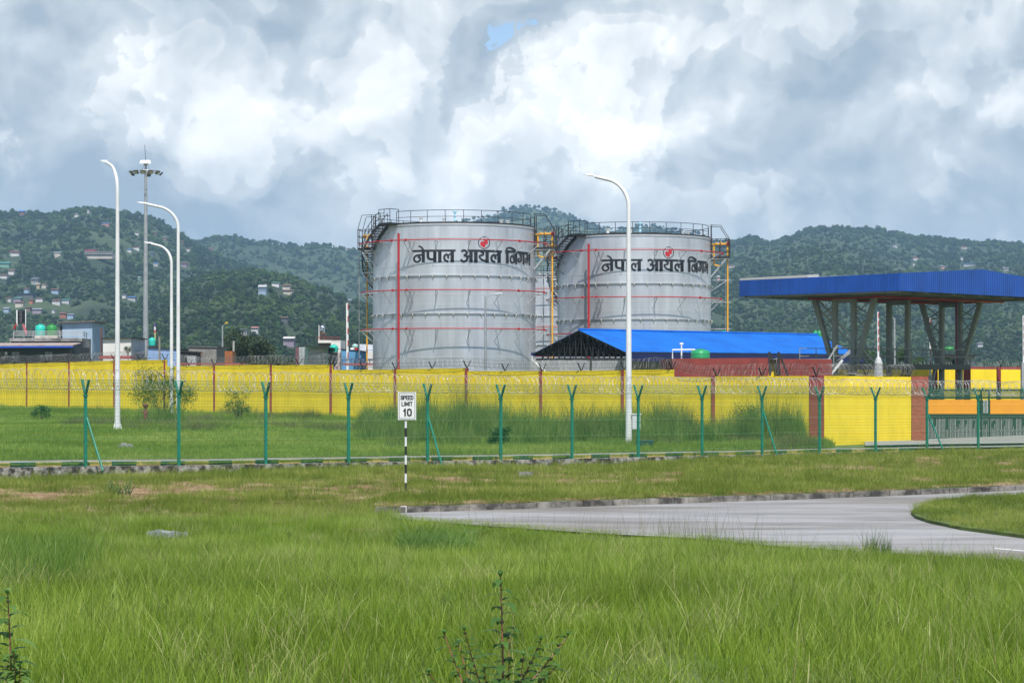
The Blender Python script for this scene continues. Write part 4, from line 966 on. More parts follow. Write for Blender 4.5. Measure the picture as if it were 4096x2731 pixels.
m=MB(); A,B=cpnt(-.02,6.8,ZB+1.03),cpnt(.02,DV,ZB+1.02); m.hexa([A,B,B+u*1.2,A+u*1.2],[A+V((0,0,.16)),B+V((0,0,.13)),B+u*1.2+V((0,0,.2)),A+u*1.2+V((0,0,.22))]); m.build('roof_gutter',mat('pale_gutter',(.42,.42,.42),.6),can)
m=MB(); m.hexa([cpnt(.08,.08,ZB+.10),cpnt(18.3,.08,ZB+.10),cpnt(18.3,DV-.08,ZB+.10),cpnt(.08,DV-.08,ZB+.10)],[cpnt(.08,.08,ZB+.14),cpnt(18.3,.08,ZB+.14),cpnt(18.3,DV-.08,ZB+.14),cpnt(.08,DV-.08,ZB+.14)]); m.build('ceiling',mat('dark_ceiling',(.07,.065,.06),.8,var=.3,scale=1),can)  # ceiling in one dark, unevenly mottled tone
for k in range(7):
    a=.3+k*2.95; m=MB(); m.beam(cpnt(a,.15,ZB+.0),cpnt(a,DV-.15,ZB+.0),.12,.2); m.build('roof_beam',M_STL,can)
for b in (1.2,4.1,6.55,9,11.9): m=MB(); m.beam(cpnt(.15,b,ZB-.02),cpnt(18.2,b,ZB-.02),.1,.14); m.build('purlin',M_STL,can)
for b in (3.2,8.2): m=MB(); m.tube([cpnt(2,b,ZB-.18),cpnt(17,b,ZB-.18)],.06,8); m.build('sprinkler_pipe',M_RED,can)
for a in (3,7.5,12,16): m=MB(); m.tube([cpnt(a,3.2,ZB-.2),cpnt(a,8.2,ZB-.2)],.05,8); m.build('sprinkler_pipe',M_RED,can)
FR=[3.56,9.57,15.8]; DZ=zpy(1456,127)
for i,a in enumerate(FR):
    for s in (-1,1):
        m=MB(); m.beam(cpnt(a,6.55+s*.72,gz),cpnt(a,6.55+s*.72,ZB-.1),.30,.28,up=u); m.build('column',M_STL,can)
        if i!=1:
            m=MB(); m.beam(cpnt(a,6.55+s*.95,DZ+.1),cpnt(a,6.55+s*2.35,ZB-.1),.30,.26,up=u); m.build('raking_leg',M_STL,can)
            m=MB(); H=ZB-.1-DZ; L=lambda t:cpnt(a,6.55+s*lerp(1.0,2.35,t),DZ+H*t); Cn=lambda t:cpnt(a,6.55+s*.8,DZ+H*t)
            for p_,q_ in ((L(1),Cn(.74)),(Cn(.74),L(.72)),(L(.86),L(.72).lerp(L(.86),.0)),(L(.72),Cn(.5)),(Cn(.74),L(.5)),(L(.5),Cn(.5)),(L(.5),Cn(.3)),(Cn(.3),L(.3)),(Cn(.87),L(.72))):
                if (p_-q_).length>.05: m.beam(p_,q_,.06,.05,up=u)
            m.build('lattice_brace',M_STL,can)
    m=MB(); m.beam(cpnt(a,5.8,ZB-.35),cpnt(a,7.3,ZB-.35),.2,.25); m.build('cross_beam',M_STL,can)
m=MB(); m.tube([cpnt(15.0,5.6,gz),cpnt(15.0,5.6,ZB)],.08,8); m.build('red_riser',mat('deep_red_pipe',(.13,.012,.02),.4),can)
# loading deck under the canopy
dk=thing('loading_deck','raised grey steel loading deck with railings beneath the blue canopy','platform',cpnt(9,6.5,gz))
m=MB(); m.hexa([cpnt(.6,5.2,DZ-.34),cpnt(16.1,5.2,DZ-.34),cpnt(16.1,7.9,DZ-.34),cpnt(.6,7.9,DZ-.34)],[cpnt(.6,5.2,DZ),cpnt(16.1,5.2,DZ),cpnt(16.1,7.9,DZ),cpnt(.6,7.9,DZ)]); m.build('deck',mat('deck_steel',(.06,.068,.062),.6,var=.2,scale=1),dk)
for b in (5.25,7.85):
    m=MB()
    for z in (.5,1.0): m.beam(cpnt(.6,b,DZ+z),cpnt(16.1,b,DZ+z),.05)
    for k in range(10): a=.6+k*1.72; m.beam(cpnt(a,b,DZ),cpnt(a,b,DZ+1.0),.05)
    m.build('railing',M_STL,dk)
for a in (4.5,10.6): 
    for s in (-1,1): m=MB(); m.beam(cpnt(a,6.55+s*1.25,gz),cpnt(a+1.4,6.55+s*1.25,DZ-.3),.12); m.build('deck_strut',M_STL,dk)
m=MB(); 
for s in (0,.55):
    m.beam(cpnt(5.0,9.6+s,ZB-.2)+V((0,0,0)),cpnt(8.6,7.4+s,DZ-.2),.09)
for k in range(12): t=k/12+.04; m.beam(cpnt(lerp(5,8.6,t),lerp(9.6,7.4,t),lerp(ZB-.2,DZ-.2,t)),cpnt(lerp(5,8.6,t),lerp(10.15,7.95,t),lerp(ZB-.2,DZ-.2,t)),.05)
m.build('access_ladder',M_GRY,dk)
for pa,ya,pb,yb in ((3350,1380,3300,1460),(3400,1400,3335,1460),(3325,1466,3400,1410)):
    m=MB(); m.beam(P(pa,ya,119),P(pb,yb,119),.09); m.build('stair_rail',M_GRY,dk)
m=MB(); m.beam(P(3370,1440,118),P(3318,1505,118),.13); m.build('pipe_prop',M_WHT,dk)
# ---------------------------------------------------------------- water tanks
def water_tank(label,px0,px1,yt,yb,d,m_,parent_name='water_tank',n=22,ribs=3,cat='water tank'):
    cx=(px0+px1)/2; r=(px1-px0)/2/F*d; c=P(cx,yb,d); H=(yb-yt)/F*d; t=thing(parent_name,label,cat,c)
    pr=[(r*.97,0),(r,.03*H)]
    for k in range(ribs): z=H*(.12+.55*k/ribs); pr+=[(r,z),(r*1.03,z+.03*H),(r,z+.06*H)]
    pr+=[(r,.72*H),(r*.93,.8*H),(r*.7,.88*H),(r*.34,.93*H)]
    mb=MB(); mb.lathe(c,pr,n); mb.build('tank_body',m_,t,smooth=True)
    mb=MB(); mb.lathe(c,[(r*.36,.93*H),(r*.36,H),(r*.3,H+.01)],14); mb.build('lid',m_,t)
    return t
MT_G=mat('green_plastic',(.02,.27,.10),.35); MT_T=mat('teal_plastic',(.03,.46,.36),.35); MT_B=mat('black_plastic',(.012,.013,.016),.4); MT_S=mat('polished_steel',(.6,.6,.62),.18,metal=1); MT_P=mat('pale_teal_plastic',(.35,.55,.50),.4); MT_G2=mat('leaf_green_plastic',(.03,.23,.05),.35)
# red parapet building in front of the shed
rb=thing('parapet_building','low flat roofed building with a maroon parapet in front of the blue shed','building',P(2980,1620,112))
m=MB(); m.hexa(*slab(2690,3074,(1434,1431),112,113,gz)); m.build('parapet',M_MAR,rb)
m=MB(); m.hexa(*slab(3110,3328,(1434.5,1437),113,114,gz)); m.build('parapet',M_MAR,rb)
m=MB(); m.hexa(*slab(2644,2692,(1437,1434),116,112,gz)); m.build('side_wall',M_MAR,rb)
m=MB(); m.hexa(*slab(3074,3106,(1438,1438),114,114,gz)); m.build('yellow_panel',M_YEL,rb)
m=MB(); m.hexa(*slab(3105,3112,(1432,1432),113.5,113.5,gz)); m.build('grey_post',M_GRY,rb)
m=MB(); m.hexa(*[ [V((q.x,q.y,z)) for q in (P(2692,0,112.4),P(3325,0,114.2),P(3325,0,122),P(2700,0,122))] for z in (zpy(1437,113),zpy(1434.9,113)) ]); m.build('roof',mat('cream_roof',(.35,.33,.30),.9,var=.2,scale=1),rb)
for a,b in ((3077,3102),(3114,3148)):
    m=MB(); m.beam(P(a,1407,112),P(a+3,1502,112),.12); m.beam(P(a,1407,112),P(a+38,1502,112),.10); m.build('steel_frame',M_BLK,rb)
water_tank('wide green water tank on the maroon parapet roof beside white pipes',2764,2839,1395,1434,117,MT_G)
pp=thing('white_pipework','white plastic pipes rising from the roof beside the wide green tank','pipe',P(2700,1436,116))
m=MB(); m.tube([P(2690,1436,116),P(2690,1399,116),P(2780,1398,116)],.045,8); m.build('fill_pipe',M_WHT,pp)
m=MB(); m.tube([P(2726,1436,116.3),P(2726,1374,116.3)],.045,8); m.tube([P(2719,1375,116.3),P(2733,1375,116.3)],.06,8); m.build('vent_pipe',M_WHT,pp)
# tanks behind the shed ridge
water_tank('green tank peeping over the blue ridge below the amber pipe',2876,2912,1322,1350,180,MT_G)
water_tank('dark tank between two white pipes beyond the blue roof ridge',3066,3098,1328,1350,180,MT_B)
water_tank('left one of the two green tanks touching beside the canopy leg',3252,3272,1321,1355,170,MT_G)
water_tank('right one of the two green tanks touching beside the canopy leg',3266,3291,1320,1362,166,MT_G)
water_tank('bright green tank beyond the canopy deck near the red riser',3779,3815,1386,1402,190,MT_G2)
water_tank('small green tank half behind a column under the canopy',3752,3766,1388,1402,186,MT_G2)
for nm,p,y0,y1,d in (('left',2873,1314,1350,179),('right',2900,1330,1350,179),('left',3064,1322,1350,179),('right',3098,1326,1350,179),('left',3248,1322,1350,169),('far',3290,1314,1340,171)):
    pass
# ---------------------------------------------------------------- boundary wall on the far right and small buildings there
fw=thing('far_wall','distant yellow wall with a maroon coping seen beyond the canopy columns','wall',P(3900,1560,150))
m=MB(); m.hexa(*slab(3290,5200,(1472,1486),140,152,gz)); m.build('wall_panel',M_YEL,fw)
m=MB(); m.hexa(*slab(3856,5200,(1467,1470),147,151.5,zpy(1478,147),.4)); m.build('coping',mat('coping_red',(.33,.045,.05),.7),fw)
for p,w in ((3400,8),(3742,9),(3870,13),(3997,7)): m=MB(); m.hexa(*slab(p-w,p+w,1468,139,139,gz)); m.build('pillar',M_MAR,fw)
pts=[P(p,1462,147) for p in (3500,3640,3760,3880,4000,4200,4600,5100)]
for p in (3875,4005): arm_pair(p,P(p,0,147),zpy(1468,147),WN,1.2).build('wire_arm',M_BLK,fw)
coil(polyline_fn(pts),.28,.22,M_RAZD,'razor_coil',fw,.012,barb=False,seg=10,seed=21)
bb=thing('tin_shack','pale grey tin shack with a slanted roof right of the canopy columns','shed',P(3850,1560,180))
m=MB(); m.hexa(*slab(3780,3901,1424,180,180,gz,4)); m.build('wall',mat('pale_tin',(.33,.37,.40),.6,var=.12,scale=2,stretch=(1,1,6)),bb)
m=MB(); m.hexa(*slab(3776,3914,(1414,1420),179,179,zpy(1425,180),5)); m.build('roof',M_BLK,bb)
# barrier booms (raised)
def boom(label,p,d,yt,yb,w=8,cover=False):
    t=thing('barrier_boom',label,'barrier',P(p,yb,d),'raised white boom barriers'); r=w/2/F*d; m=MB(); m.beam(P(p,yb,d),P(p-1,yt,d),r*2,r*1.2,up=(0,1,0)); m.build('arm',M_WHT,t)
    m=MB(); n=5 
    for k in range(n): y=lerp(yt+3,yb-20,k/n); m.beam(P(p+w*.22,y,d-r-.01),P(p+w*.22,y+22,d-r-.01),r*.8,.02,up=(0,1,0))
    m.build('red_stripe',M_RED,t)
    c=P(p,yb,d); m=MB(); m.box((c.x,c.y+.02,(c.z+gz)/2),(.30,.30,c.z-gz)); m.build('motor_box',M_GRY,t)
    return t
boom('raised red and white boom left of the nearer silver tank',1390,178,1212,1478,9)
b3=boom('raised boom with its base wrapped in white plastic under the canopy',3513,118,1247,1432,7)
m=MB(); c=P(3514,1500,117.6); m.lathe((c.x,c.y,0),[(.26,zpy(1525,117.6)),(.26,zpy(1490,117.6)),(.23,zpy(1450,117.6)),(.15,zpy(1434,117.6)),(.08,zpy(1427,117.6))],9); o=m.build('plastic_cover',mat('white_plastic_sheet',(.42,.43,.43),.35,bump=1,bscale=3),b3)
boom('raised boom between the V legs right under the canopy',3721,142,1273,1500,6)
boom('raised boom at the right edge of the view',4095,120,1262,1450,8)
# lamp poles beyond the wall
def small_lamp(label,p,d,yt,yb,dx,hcol):
    t=thing('lamp_pole',label,'lamp post',P(p,yb,d)); m=MB(); m.tube([P(p,yb,d),P(p,yt,d)],[.11,.07],8); m.build('pole',M_GRY,t,smooth=True)
    m=MB(); e=P(p+dx*.7,yt-10,d); m.tube([P(p,yt+5,d),e],.035,6); m.build('arm',M_GRY,t)
    m=MB(); m.beam(e,P(p+dx*1.35,yt-14,d),.32,.14); m.build('lamp_head',mat(hcol[0],hcol[1],.5),t)
small_lamp('thin metal lamp post with a yellow head in front of the mango tree',890,205,1303,1470,16,('yellow_head',(.55,.38,.04)))
small_lamp('thin lamp post with a tan head under the blue canopy',3578,165,1272,1470,-26,('tan_head',(.35,.26,.15)))
t=small_lamp('slim grey lamp post standing against the nearer silver tank',1942,160,1185,1480,50,('grey_head',(.5,.52,.52)))
# ---------------------------------------------------------------- buildings behind the wall on the left
def bmat(n,c,v=.15,s=.6): return mat('render_'+n,c,.9,var=v,scale=s,detail=7,coord='World')
M_CON=mat('stained_concrete',(.10,.095,.09),.95,col2=(.33,.32,.30),scale=.8,detail=9,thr=(.35,.6),bump=.3,coord='World')
M_GLS=mat('dark_glass',(.03,.035,.04),.15)
def house(name,label,cat,p0,p1,yt,d,dep,wm,roof=None,group=None,ytr=None,over=6,rz=.12,wins=(),door=None,wy=None,gable=0):
    t=thing(name,label,cat,P((p0+p1)/2,1640,d),group); m=MB(); y2=ytr if ytr is not None else yt
    A,B=P(p0,yt,d),P(p1,y2,d); k=V((0,dep,0)); zb=gz-.2
    z=lambda q:V((q.x,q.y,zb)); m.hexa([z(A),z(B),z(B)+k,z(A)+k],[A,B,B+k,A+k]); m.build('wall',wm,t)
    if roof:
        m=MB(); o=over/F*d; a=V((A.x-o,A.y-o*1.2,A.z)); b=V((B.x+o,B.y-o*1.2,B.z)); k2=V((0,dep+o*2,0)); r=V((0,0,rz)); e=V((0,0,.004)); m.hexa([a+e,b+e,b+k2+e,a+k2+e],[a+r,b+r,b+k2+r,a+k2+r]); m.build('roof',roof,t)
    for w in wins:
        x0,y0,x1,y1=w[:4]; a,b=P(x0,y0,d-.03),P(x1,y1,d-.03); m=MB(); m.box(((a.x+b.x)/2,d-.03,(a.z+b.z)/2),(b.x-a.x,.06,a.z-b.z)); wn=m.build('window',M_GLS if len(w)<5 else w[4],t)
    return t
t=house('shop_house','dark grey house with a blue edged tin porch roof at the far left','house',-60,278,1386,190,9,bmat('dark_grey',(.055,.065,.07)),wins=((48,1407,62,1445,mat('door_grey',(.25,.26,.27),.6)),(64,1407,77,1445,mat('door_grey',(.25,.26,.27),.6)),(181,1407,194,1440,mat('door_grey',(.25,.26,.27),.6)),(197,1407,209,1440,mat('door_grey',(.25,.26,.27),.6)),(19,1407,29,1419,M_WHT),(-2,1405,14,1425),(278,1400,286,1425)))
m=MB(); A,B=P(-60,1384,188.3),P(292,1383,188.3); k=V((0,3.6,.26)); m.hexa([A,B,B+k,A+k],[q+V((0,0,.09)) for q in (A,B,B+k,A+k)]); m.build('porch_roof',mat('rusty_tin',(.34,.30,.27),.8,col2=(.30,.13,.07),scale=1.2,thr=(.45,.7)),t)
m=MB(); m.beam(P(-60,1388,188.2),P(292,1386.5,188.2),.1,.16); m.build('blue_edge',mat('blue_gutter',(.01,.07,.42),.5),t)
t=house('concrete_house','stained grey concrete house with roof railings and two round tanks above the dark porch','house',40,330,1353,196,12,M_CON,wins=((45,1365,76,1382,M_BLK),(84,1366,202,1382,M_BLK),(259,1365,270,1371,M_BLK)))
m=MB(); m.hexa(*slab(326,386,(1353,1362),196,206,gz-.2,1)); m.build('side_wall',mat('dark_mottled_side',(.07,.075,.075),.95,col2=(.17,.18,.17),scale=1,thr=(.3,.7),coord='World'),t)  # side wall in a darker mottled tone than the front
m=MB(); m.hexa(*slab(38,328,1352,195.3,195.3,zpy(1365,195.3),.8)); m.build('roof_slab',M_CON,t)
m=MB()
for y in (1326,1334,1342): m.tube([P(54,y,195.5),P(330,y-1,195.5)],.035,5); m.tube([P(330,y-1,195.5),P(368,y+9,206)],.035,5)
for p in (54,132,165,240,302,330): m.tube([P(p,1354,195.5),P(p,1326,195.5)],.035,5)
for k in range(1,6): p=330+k*7.5; dd=195.5+k*2.1; m.tube([P(p,1354+k*1.6,dd),P(p,1326+k*1.8,dd)],.03,5)
m.build('roof_railing',mat('pale_rail',(.42,.42,.42),.5),t)
t=house('roof_room','pale blue rooftop room with a slanting dark roof on the stained concrete house','building',249,369,1292,200,6,bmat('pale_blue',(.30,.40,.50)),ytr=1287,roof=mat('brown_slab',(.16,.13,.11),.9,var=.3,scale=1),over=14,rz=.1,wins=((241,1304,249,1352,M_BLK),))
water_tank('teal round water tank on the concrete roof, left of the green one',141,183,1296,1342,198,MT_T)
water_tank('dark green round water tank on the concrete roof beside the pale blue room',187,228,1296,1342,198,MT_G2)
m=MB(); m.hexa(*slab(138,230,1341.5,197.4,197.4,zpy(1353,197.4),1.5)); o=m.build('tank_plinth',bmat('whitewash',(.45,.43,.38),.3,2)); tag(o,'whitewashed plinth under the teal and dark green round tanks','plinth')
tb=thing('black_tank_tower','black ribbed tank on a steel frame above the concrete roof at far left','water tank',P(82,1353,198))
c=P(83,1290,198); m=MB(); rr=17/F*198; pr=[(rr,0)]
for k in range(9): z=k*.13; pr+=[(rr,z+.02),(rr*1.05,z+.06),(rr,z+.1)]
pr+=[(rr*.6,1.24),(rr*.3,1.28)]; m.lathe(c,pr,18); m.build('tank_body',MT_B,tb,smooth=False)
m=MB(); m.beam(P(68,1240,197.4),P(68,1305,197.4),.12); m.beam(P(103,1237,197.4),P(103,1322,197.4),.07); m.build('white_post',M_WHT,tb)
m=MB()
for p in (62,106): m.beam(P(p,1290,197.6),P(p,1353,197.6),.08); m.beam(P(p,1290,199),P(p,1353,199),.08)
m.beam(P(60,1291,198.2),P(108,1291,198.2),1.3,.1,up=(0,0,1)); m.build('frame',M_BLK,tb)
for lab,pts,cc in (('red cloth hanging on the black tank frame',((64,1292),(52,1312),(58,1318),(68,1296)),(.28,.01,.02)),('pink patterned cloth hanging under the black tank',((88,1298),(97,1296),(109,1328),(104,1342),(98,1326)),(.42,.12,.14))):
    m=MB(); q=[P(a,b,197.2) for a,b in pts]; m.hexa(q,[a+V((0,.05,0)) for a in q]); o=m.build('laundry_cloth',mat('cloth_'+str(cc[0]),cc,.9,bump=1,bscale=8)); tag(o,lab,'cloth')
t=house('white_shed','white and grey single slope shed behind the tallest left street lamp','shed',412,524,1356,185,7,bmat('off_white',(.60,.58,.56),.06),ytr=1352,roof=M_DK,over=10,rz=.08)
m=MB(); m.hexa(*slab(395,520,1423,172,172,zpy(1434,172),2.5)); o=m.build('awning',mat('red_awning',(.36,.06,.06),.8,var=.3,scale=2)); tag(o,'red awning low behind the wall left of the grey mast','awning')
t=house('blue_shed','light blue shed with a dark tin roof right of the grey mast','shed',592,705,1391,186,8,bmat('sky_blue',(.26,.40,.68),.08),ytr=1397,roof=M_DK,over=5,rz=.08)
water_tank('teal water tank on a stand right of the grey mast',595,622,1349,1383,189,MT_T)
m=MB(); m.hexa(*slab(594,624,1383,188.6,188.6,zpy(1392,188.6),1)); o=m.build('tank_stand',M_DK); tag(o,'dark stand beneath the teal tank right of the mast','stand')
fl=thing('prayer_flag','tall narrow prayer flag in violet, white, red and green bands behind the mast','flag',P(625,1372,196)); 
m=MB(); m.tube([P(625,1372,196),P(624,1287,196)],.03,5); m.build('flag_pole',M_BLK,fl)
for (y0,y1,cn,c) in ((1294,1307,'violet',(.10,.08,.22)),(1307,1320,'white',(.55,.56,.60)),(1320,1331,'red',(.42,.10,.09)),(1331,1360,'green',(.30,.36,.14))):
    m=MB(); w=7.5; q=[P(616+1.2*math.sin(y0*.2),y0,196.02),P(623.5,y0,196.02),P(623.5,y1,196.02),P(616+1.2*math.sin(y1*.2),y1,196.02)]; m.hexa(q,[a+V((0,.02,0)) for a in q]); m.build('flag_band',mat('flag_'+cn,c,.8),fl)
m=MB(); m.beam(P(639,1480,178),P(638,1346,178),.16,.16); o=m.build('concrete_pole',mat('old_concrete_pole',(.22,.20,.16),.9,var=.2,scale=2)); tag(o,'weathered concrete utility pole with a rusty top right of the mast','pole')
m=MB(); m.beam(P(406,1450,186),P(406,1312,186),.14); o=m.build('rusty_pole',mat('rusty_pole',(.13,.055,.035),.8,var=.3,scale=2)); tag(o,'rust brown pole beside the white shed on the left','pole')
m=MB(); m.beam(P(934,1480,190),P(935,1363,190),.17); o=m.build('grey_pole',mat('grey_concrete_pole',(.33,.33,.29),.9,var=.2,scale=2)); tag(o,'plain grey concrete pole just right of the yellow headed lamp post','pole')
M_BLOCK=mat('cement_block',(.22,.21,.19),.95,var=.3,scale=2.2,bump=.5,coord='World')
t=house('block_shed','unplastered cement block shed with a ragged tin roof behind the lamp pair','shed',755,866,1388,188,7,M_BLOCK,ytr=1390,roof=mat('ragged_tin',(.12,.11,.10),.8,var=.3,scale=1),over=4,rz=.1,wins=((775,1410,810,1425,mat('brown_board',(.20,.14,.10),.9)),))
t=house('lean_to','dark lean-to with a sagging black roof behind the nearer lamp pair','shed',708,776,1404,182,4,bmat('gloomy',(.05,.05,.055)),ytr=1410,roof=M_DK,over=6,rz=.1)
m=MB(); m.hexa(*slab(748,783,1423,170,170,gz,.8)); o=m.build('sheet_stack',mat('grey_sheet',(.30,.32,.34),.7)); tag(o,'pale grey upright sheet behind the razor coil left of the lamp post','panel')
t=house('rust_kiosk','rust orange kiosk between the lamp post and the grey pole','kiosk',899,930,1404,186,2,mat('rust_orange',(.30,.10,.03),.8,var=.25,scale=2))
# red and white barrier strip
m=MB(); m.hexa(*slab(700,980,1452,165,165,zpy(1458,165),.2)); o=m.build('striped_rail',mat('dull_red_rail',(.35,.07,.07),.7)); tag(o,'dull red rail running just above the yellow wall on the left','rail')
# green white brick hut
t=house('green_hut','mint green and whitewashed brick hut with a black window and slanting roof','hut',1222,1311,1383,183,6,bmat('mint',(.36,.52,.42),.1),ytr=1391,wins=((1255,1404,1277,1436,M_BLK),))
m=MB(); m.hexa(*slab(1232,1302,1396,182.9,182.9,gz,.2)); m.build('brick_infill',mat('whitewashed_brick',(.40,.40,.38),.95,var=.35,scale=3,stretch=(1,1,3),bump=.6,coord='World'),t)
m=MB(); m.hexa(*slab(1196,1223,1388,183.4,183,gz,5)); m.build('tin_side',mat('streaky_tin',(.36,.38,.38),.7,var=.35,scale=3,stretch=(4,1,.4)),t)
m=MB(); m.hexa(*slab(1182,1197,1389,184,183.5,gz,4)); m.build('maroon_side',mat('faded_maroon',(.26,.12,.14),.8,var=.2,scale=2),t)
m=MB(); A,B=P(1216,1382,181.8),P(1330,1393,181.8); k=V((0,7.5,.0)); m.hexa([A,B,B+k,A+k],[q+V((0,0,.07)) for q in (A,B,B+k,A+k)]); m.build('roof',M_DK,t)
t=house('white_block','white painted block building with rust red roof railings','building',1324,1362,1360,200,6,bmat('white_wall',(.66,.64,.60),.06))
m=MB(); m.hexa(*slab(1272,1326,1360,200.5,200.5,zpy(1371,200),5)); m.build('wall',bmat('white_wall',(.66,.64,.60)),t)
m=MB(); m.hexa(*slab(1276,1325,1371,201,201,gz,5)); m.build('recess_wall',bmat('brownish',(.19,.14,.11)),t)
m=MB()
for p in range(1268,1362,5): m.beam(P(p,1361,199.9),P(p,1347,199.9),.03)
m.beam(P(1265,1347,199.9),P(1361,1347,199.9),.05); m.beam(P(1265,1353,199.9),P(1361,1353,199.9),.03); m.build('railing',mat('rust_rail',(.17,.045,.035),.7),t)
st_=thing('steel_tank_tower','shiny steel water tank on a rusty stand above the white block building','water tank',P(1290,1361,201))
c=P(1290,1331,201); r=10/F*201; m=MB(); m.lathe(c,[(r*.3,-.08),(r*.9,.0),(r,.06),(r,.22),(r*1.05,.25),(r,.28),(r,.45),(r*1.05,.48),(r,.51),(r*.9,.66),(r*.5,.74),(r*.2,.77)],20); m.build('tank_body',MT_S,st_,smooth=True)
m=MB()
for p in (1280,1300): m.beam(P(p,1361,200.8),P(p,1334,200.8),.06); m.beam(P(p,1361,201.6),P(p,1334,201.6),.06)
m.beam(P(1278,1335,201.2),P(1302,1335,201.2),.8,.06,up=(0,0,1)); m.build('stand',mat('rust_rail',(.17,.045,.035),.7),st_)
m=MB(); m.tube([P(1276,1361,200.8),P(1276,1300,200.8)],.05,6); m.build('pipe',M_WHT,st_)
water_tank('big teal water tank between the mint hut and the white block',1319,1352,1377,1408,185,MT_T)
m=MB(); m.hexa(*slab(1324,1361,1409,185.5,185.5,gz,1)); o=m.build('laundry_wall',mat('mottled_white',(.5,.47,.46),.9,col2=(.18,.10,.13),scale=2.6,thr=(.5,.7))); tag(o,'whitewashed wall with hanging clothes beneath the big teal tank','wall')
t=house('teal_blue_shed','deep sky blue shed with a slanting tin roof behind the boom left of the tank','shed',1366,1446,1397,182,7,bmat('deep_sky',(.10,.27,.46),.06),ytr=1405,roof=M_DK,over=3,rz=.07)
m=MB()
for y in (1436,1440): m.tube([P(1370,y,176),P(1500,y,176)],.03,4)
for p in range(1370,1500,18): m.tube([P(p,1436,176),P(p,1462,176)],.03,4)
m.build('front_rail',mat('blue_rail',(.03,.10,.25),.6),t)
m=MB(); m.hexa(*slab(1370,1495,1453,174,174,zpy(1460,174),.6)); o=m.build('red_canopy',mat('faded_red_sheet',(.36,.07,.07),.7,var=.2,scale=1)); tag(o,'faded red sheet canopy just over the wall beneath the blue shed','canopy')
t=house('white_house','pale white house with a curved tin store partly hidden by the silver tank','house',1446,1500,1406,196,8,bmat('chalk',(.60,.58,.56),.08))
m=MB(); m.hexa(*slab(1437,1500,(1376,1378),198,198,zpy(1406,198),6)); m.build('tin_store',mat('bluish_tin',(.48,.52,.58),.5,var=.12,scale=1),t)
water_tank('pale teal water tank on the blue shed roof by the silver tank',1409,1432,1375,1390,190,MT_P)
for lab,p0,p1,y0,y1,cc in (('white bundle drying on the blue shed roof',1399,1419,1391,1399,(.6,.6,.62)),('red bundle drying on the blue shed roof',1420,1431,1391,1400,(.5,.02,.03))):
    m=MB(); c=P((p0+p1)/2,y1,184); m.lathe(c,[(.02,0),((p1-p0)/2/F*184,.02),((p1-p0)/2.4/F*184,.12),((p1-p0)/5/F*184,.2)],10); o=m.build('cloth_bundle',mat('bundle_%.2f'%cc[1],cc,.9,bump=1,bscale=9)); tag(o,lab,'cloth')
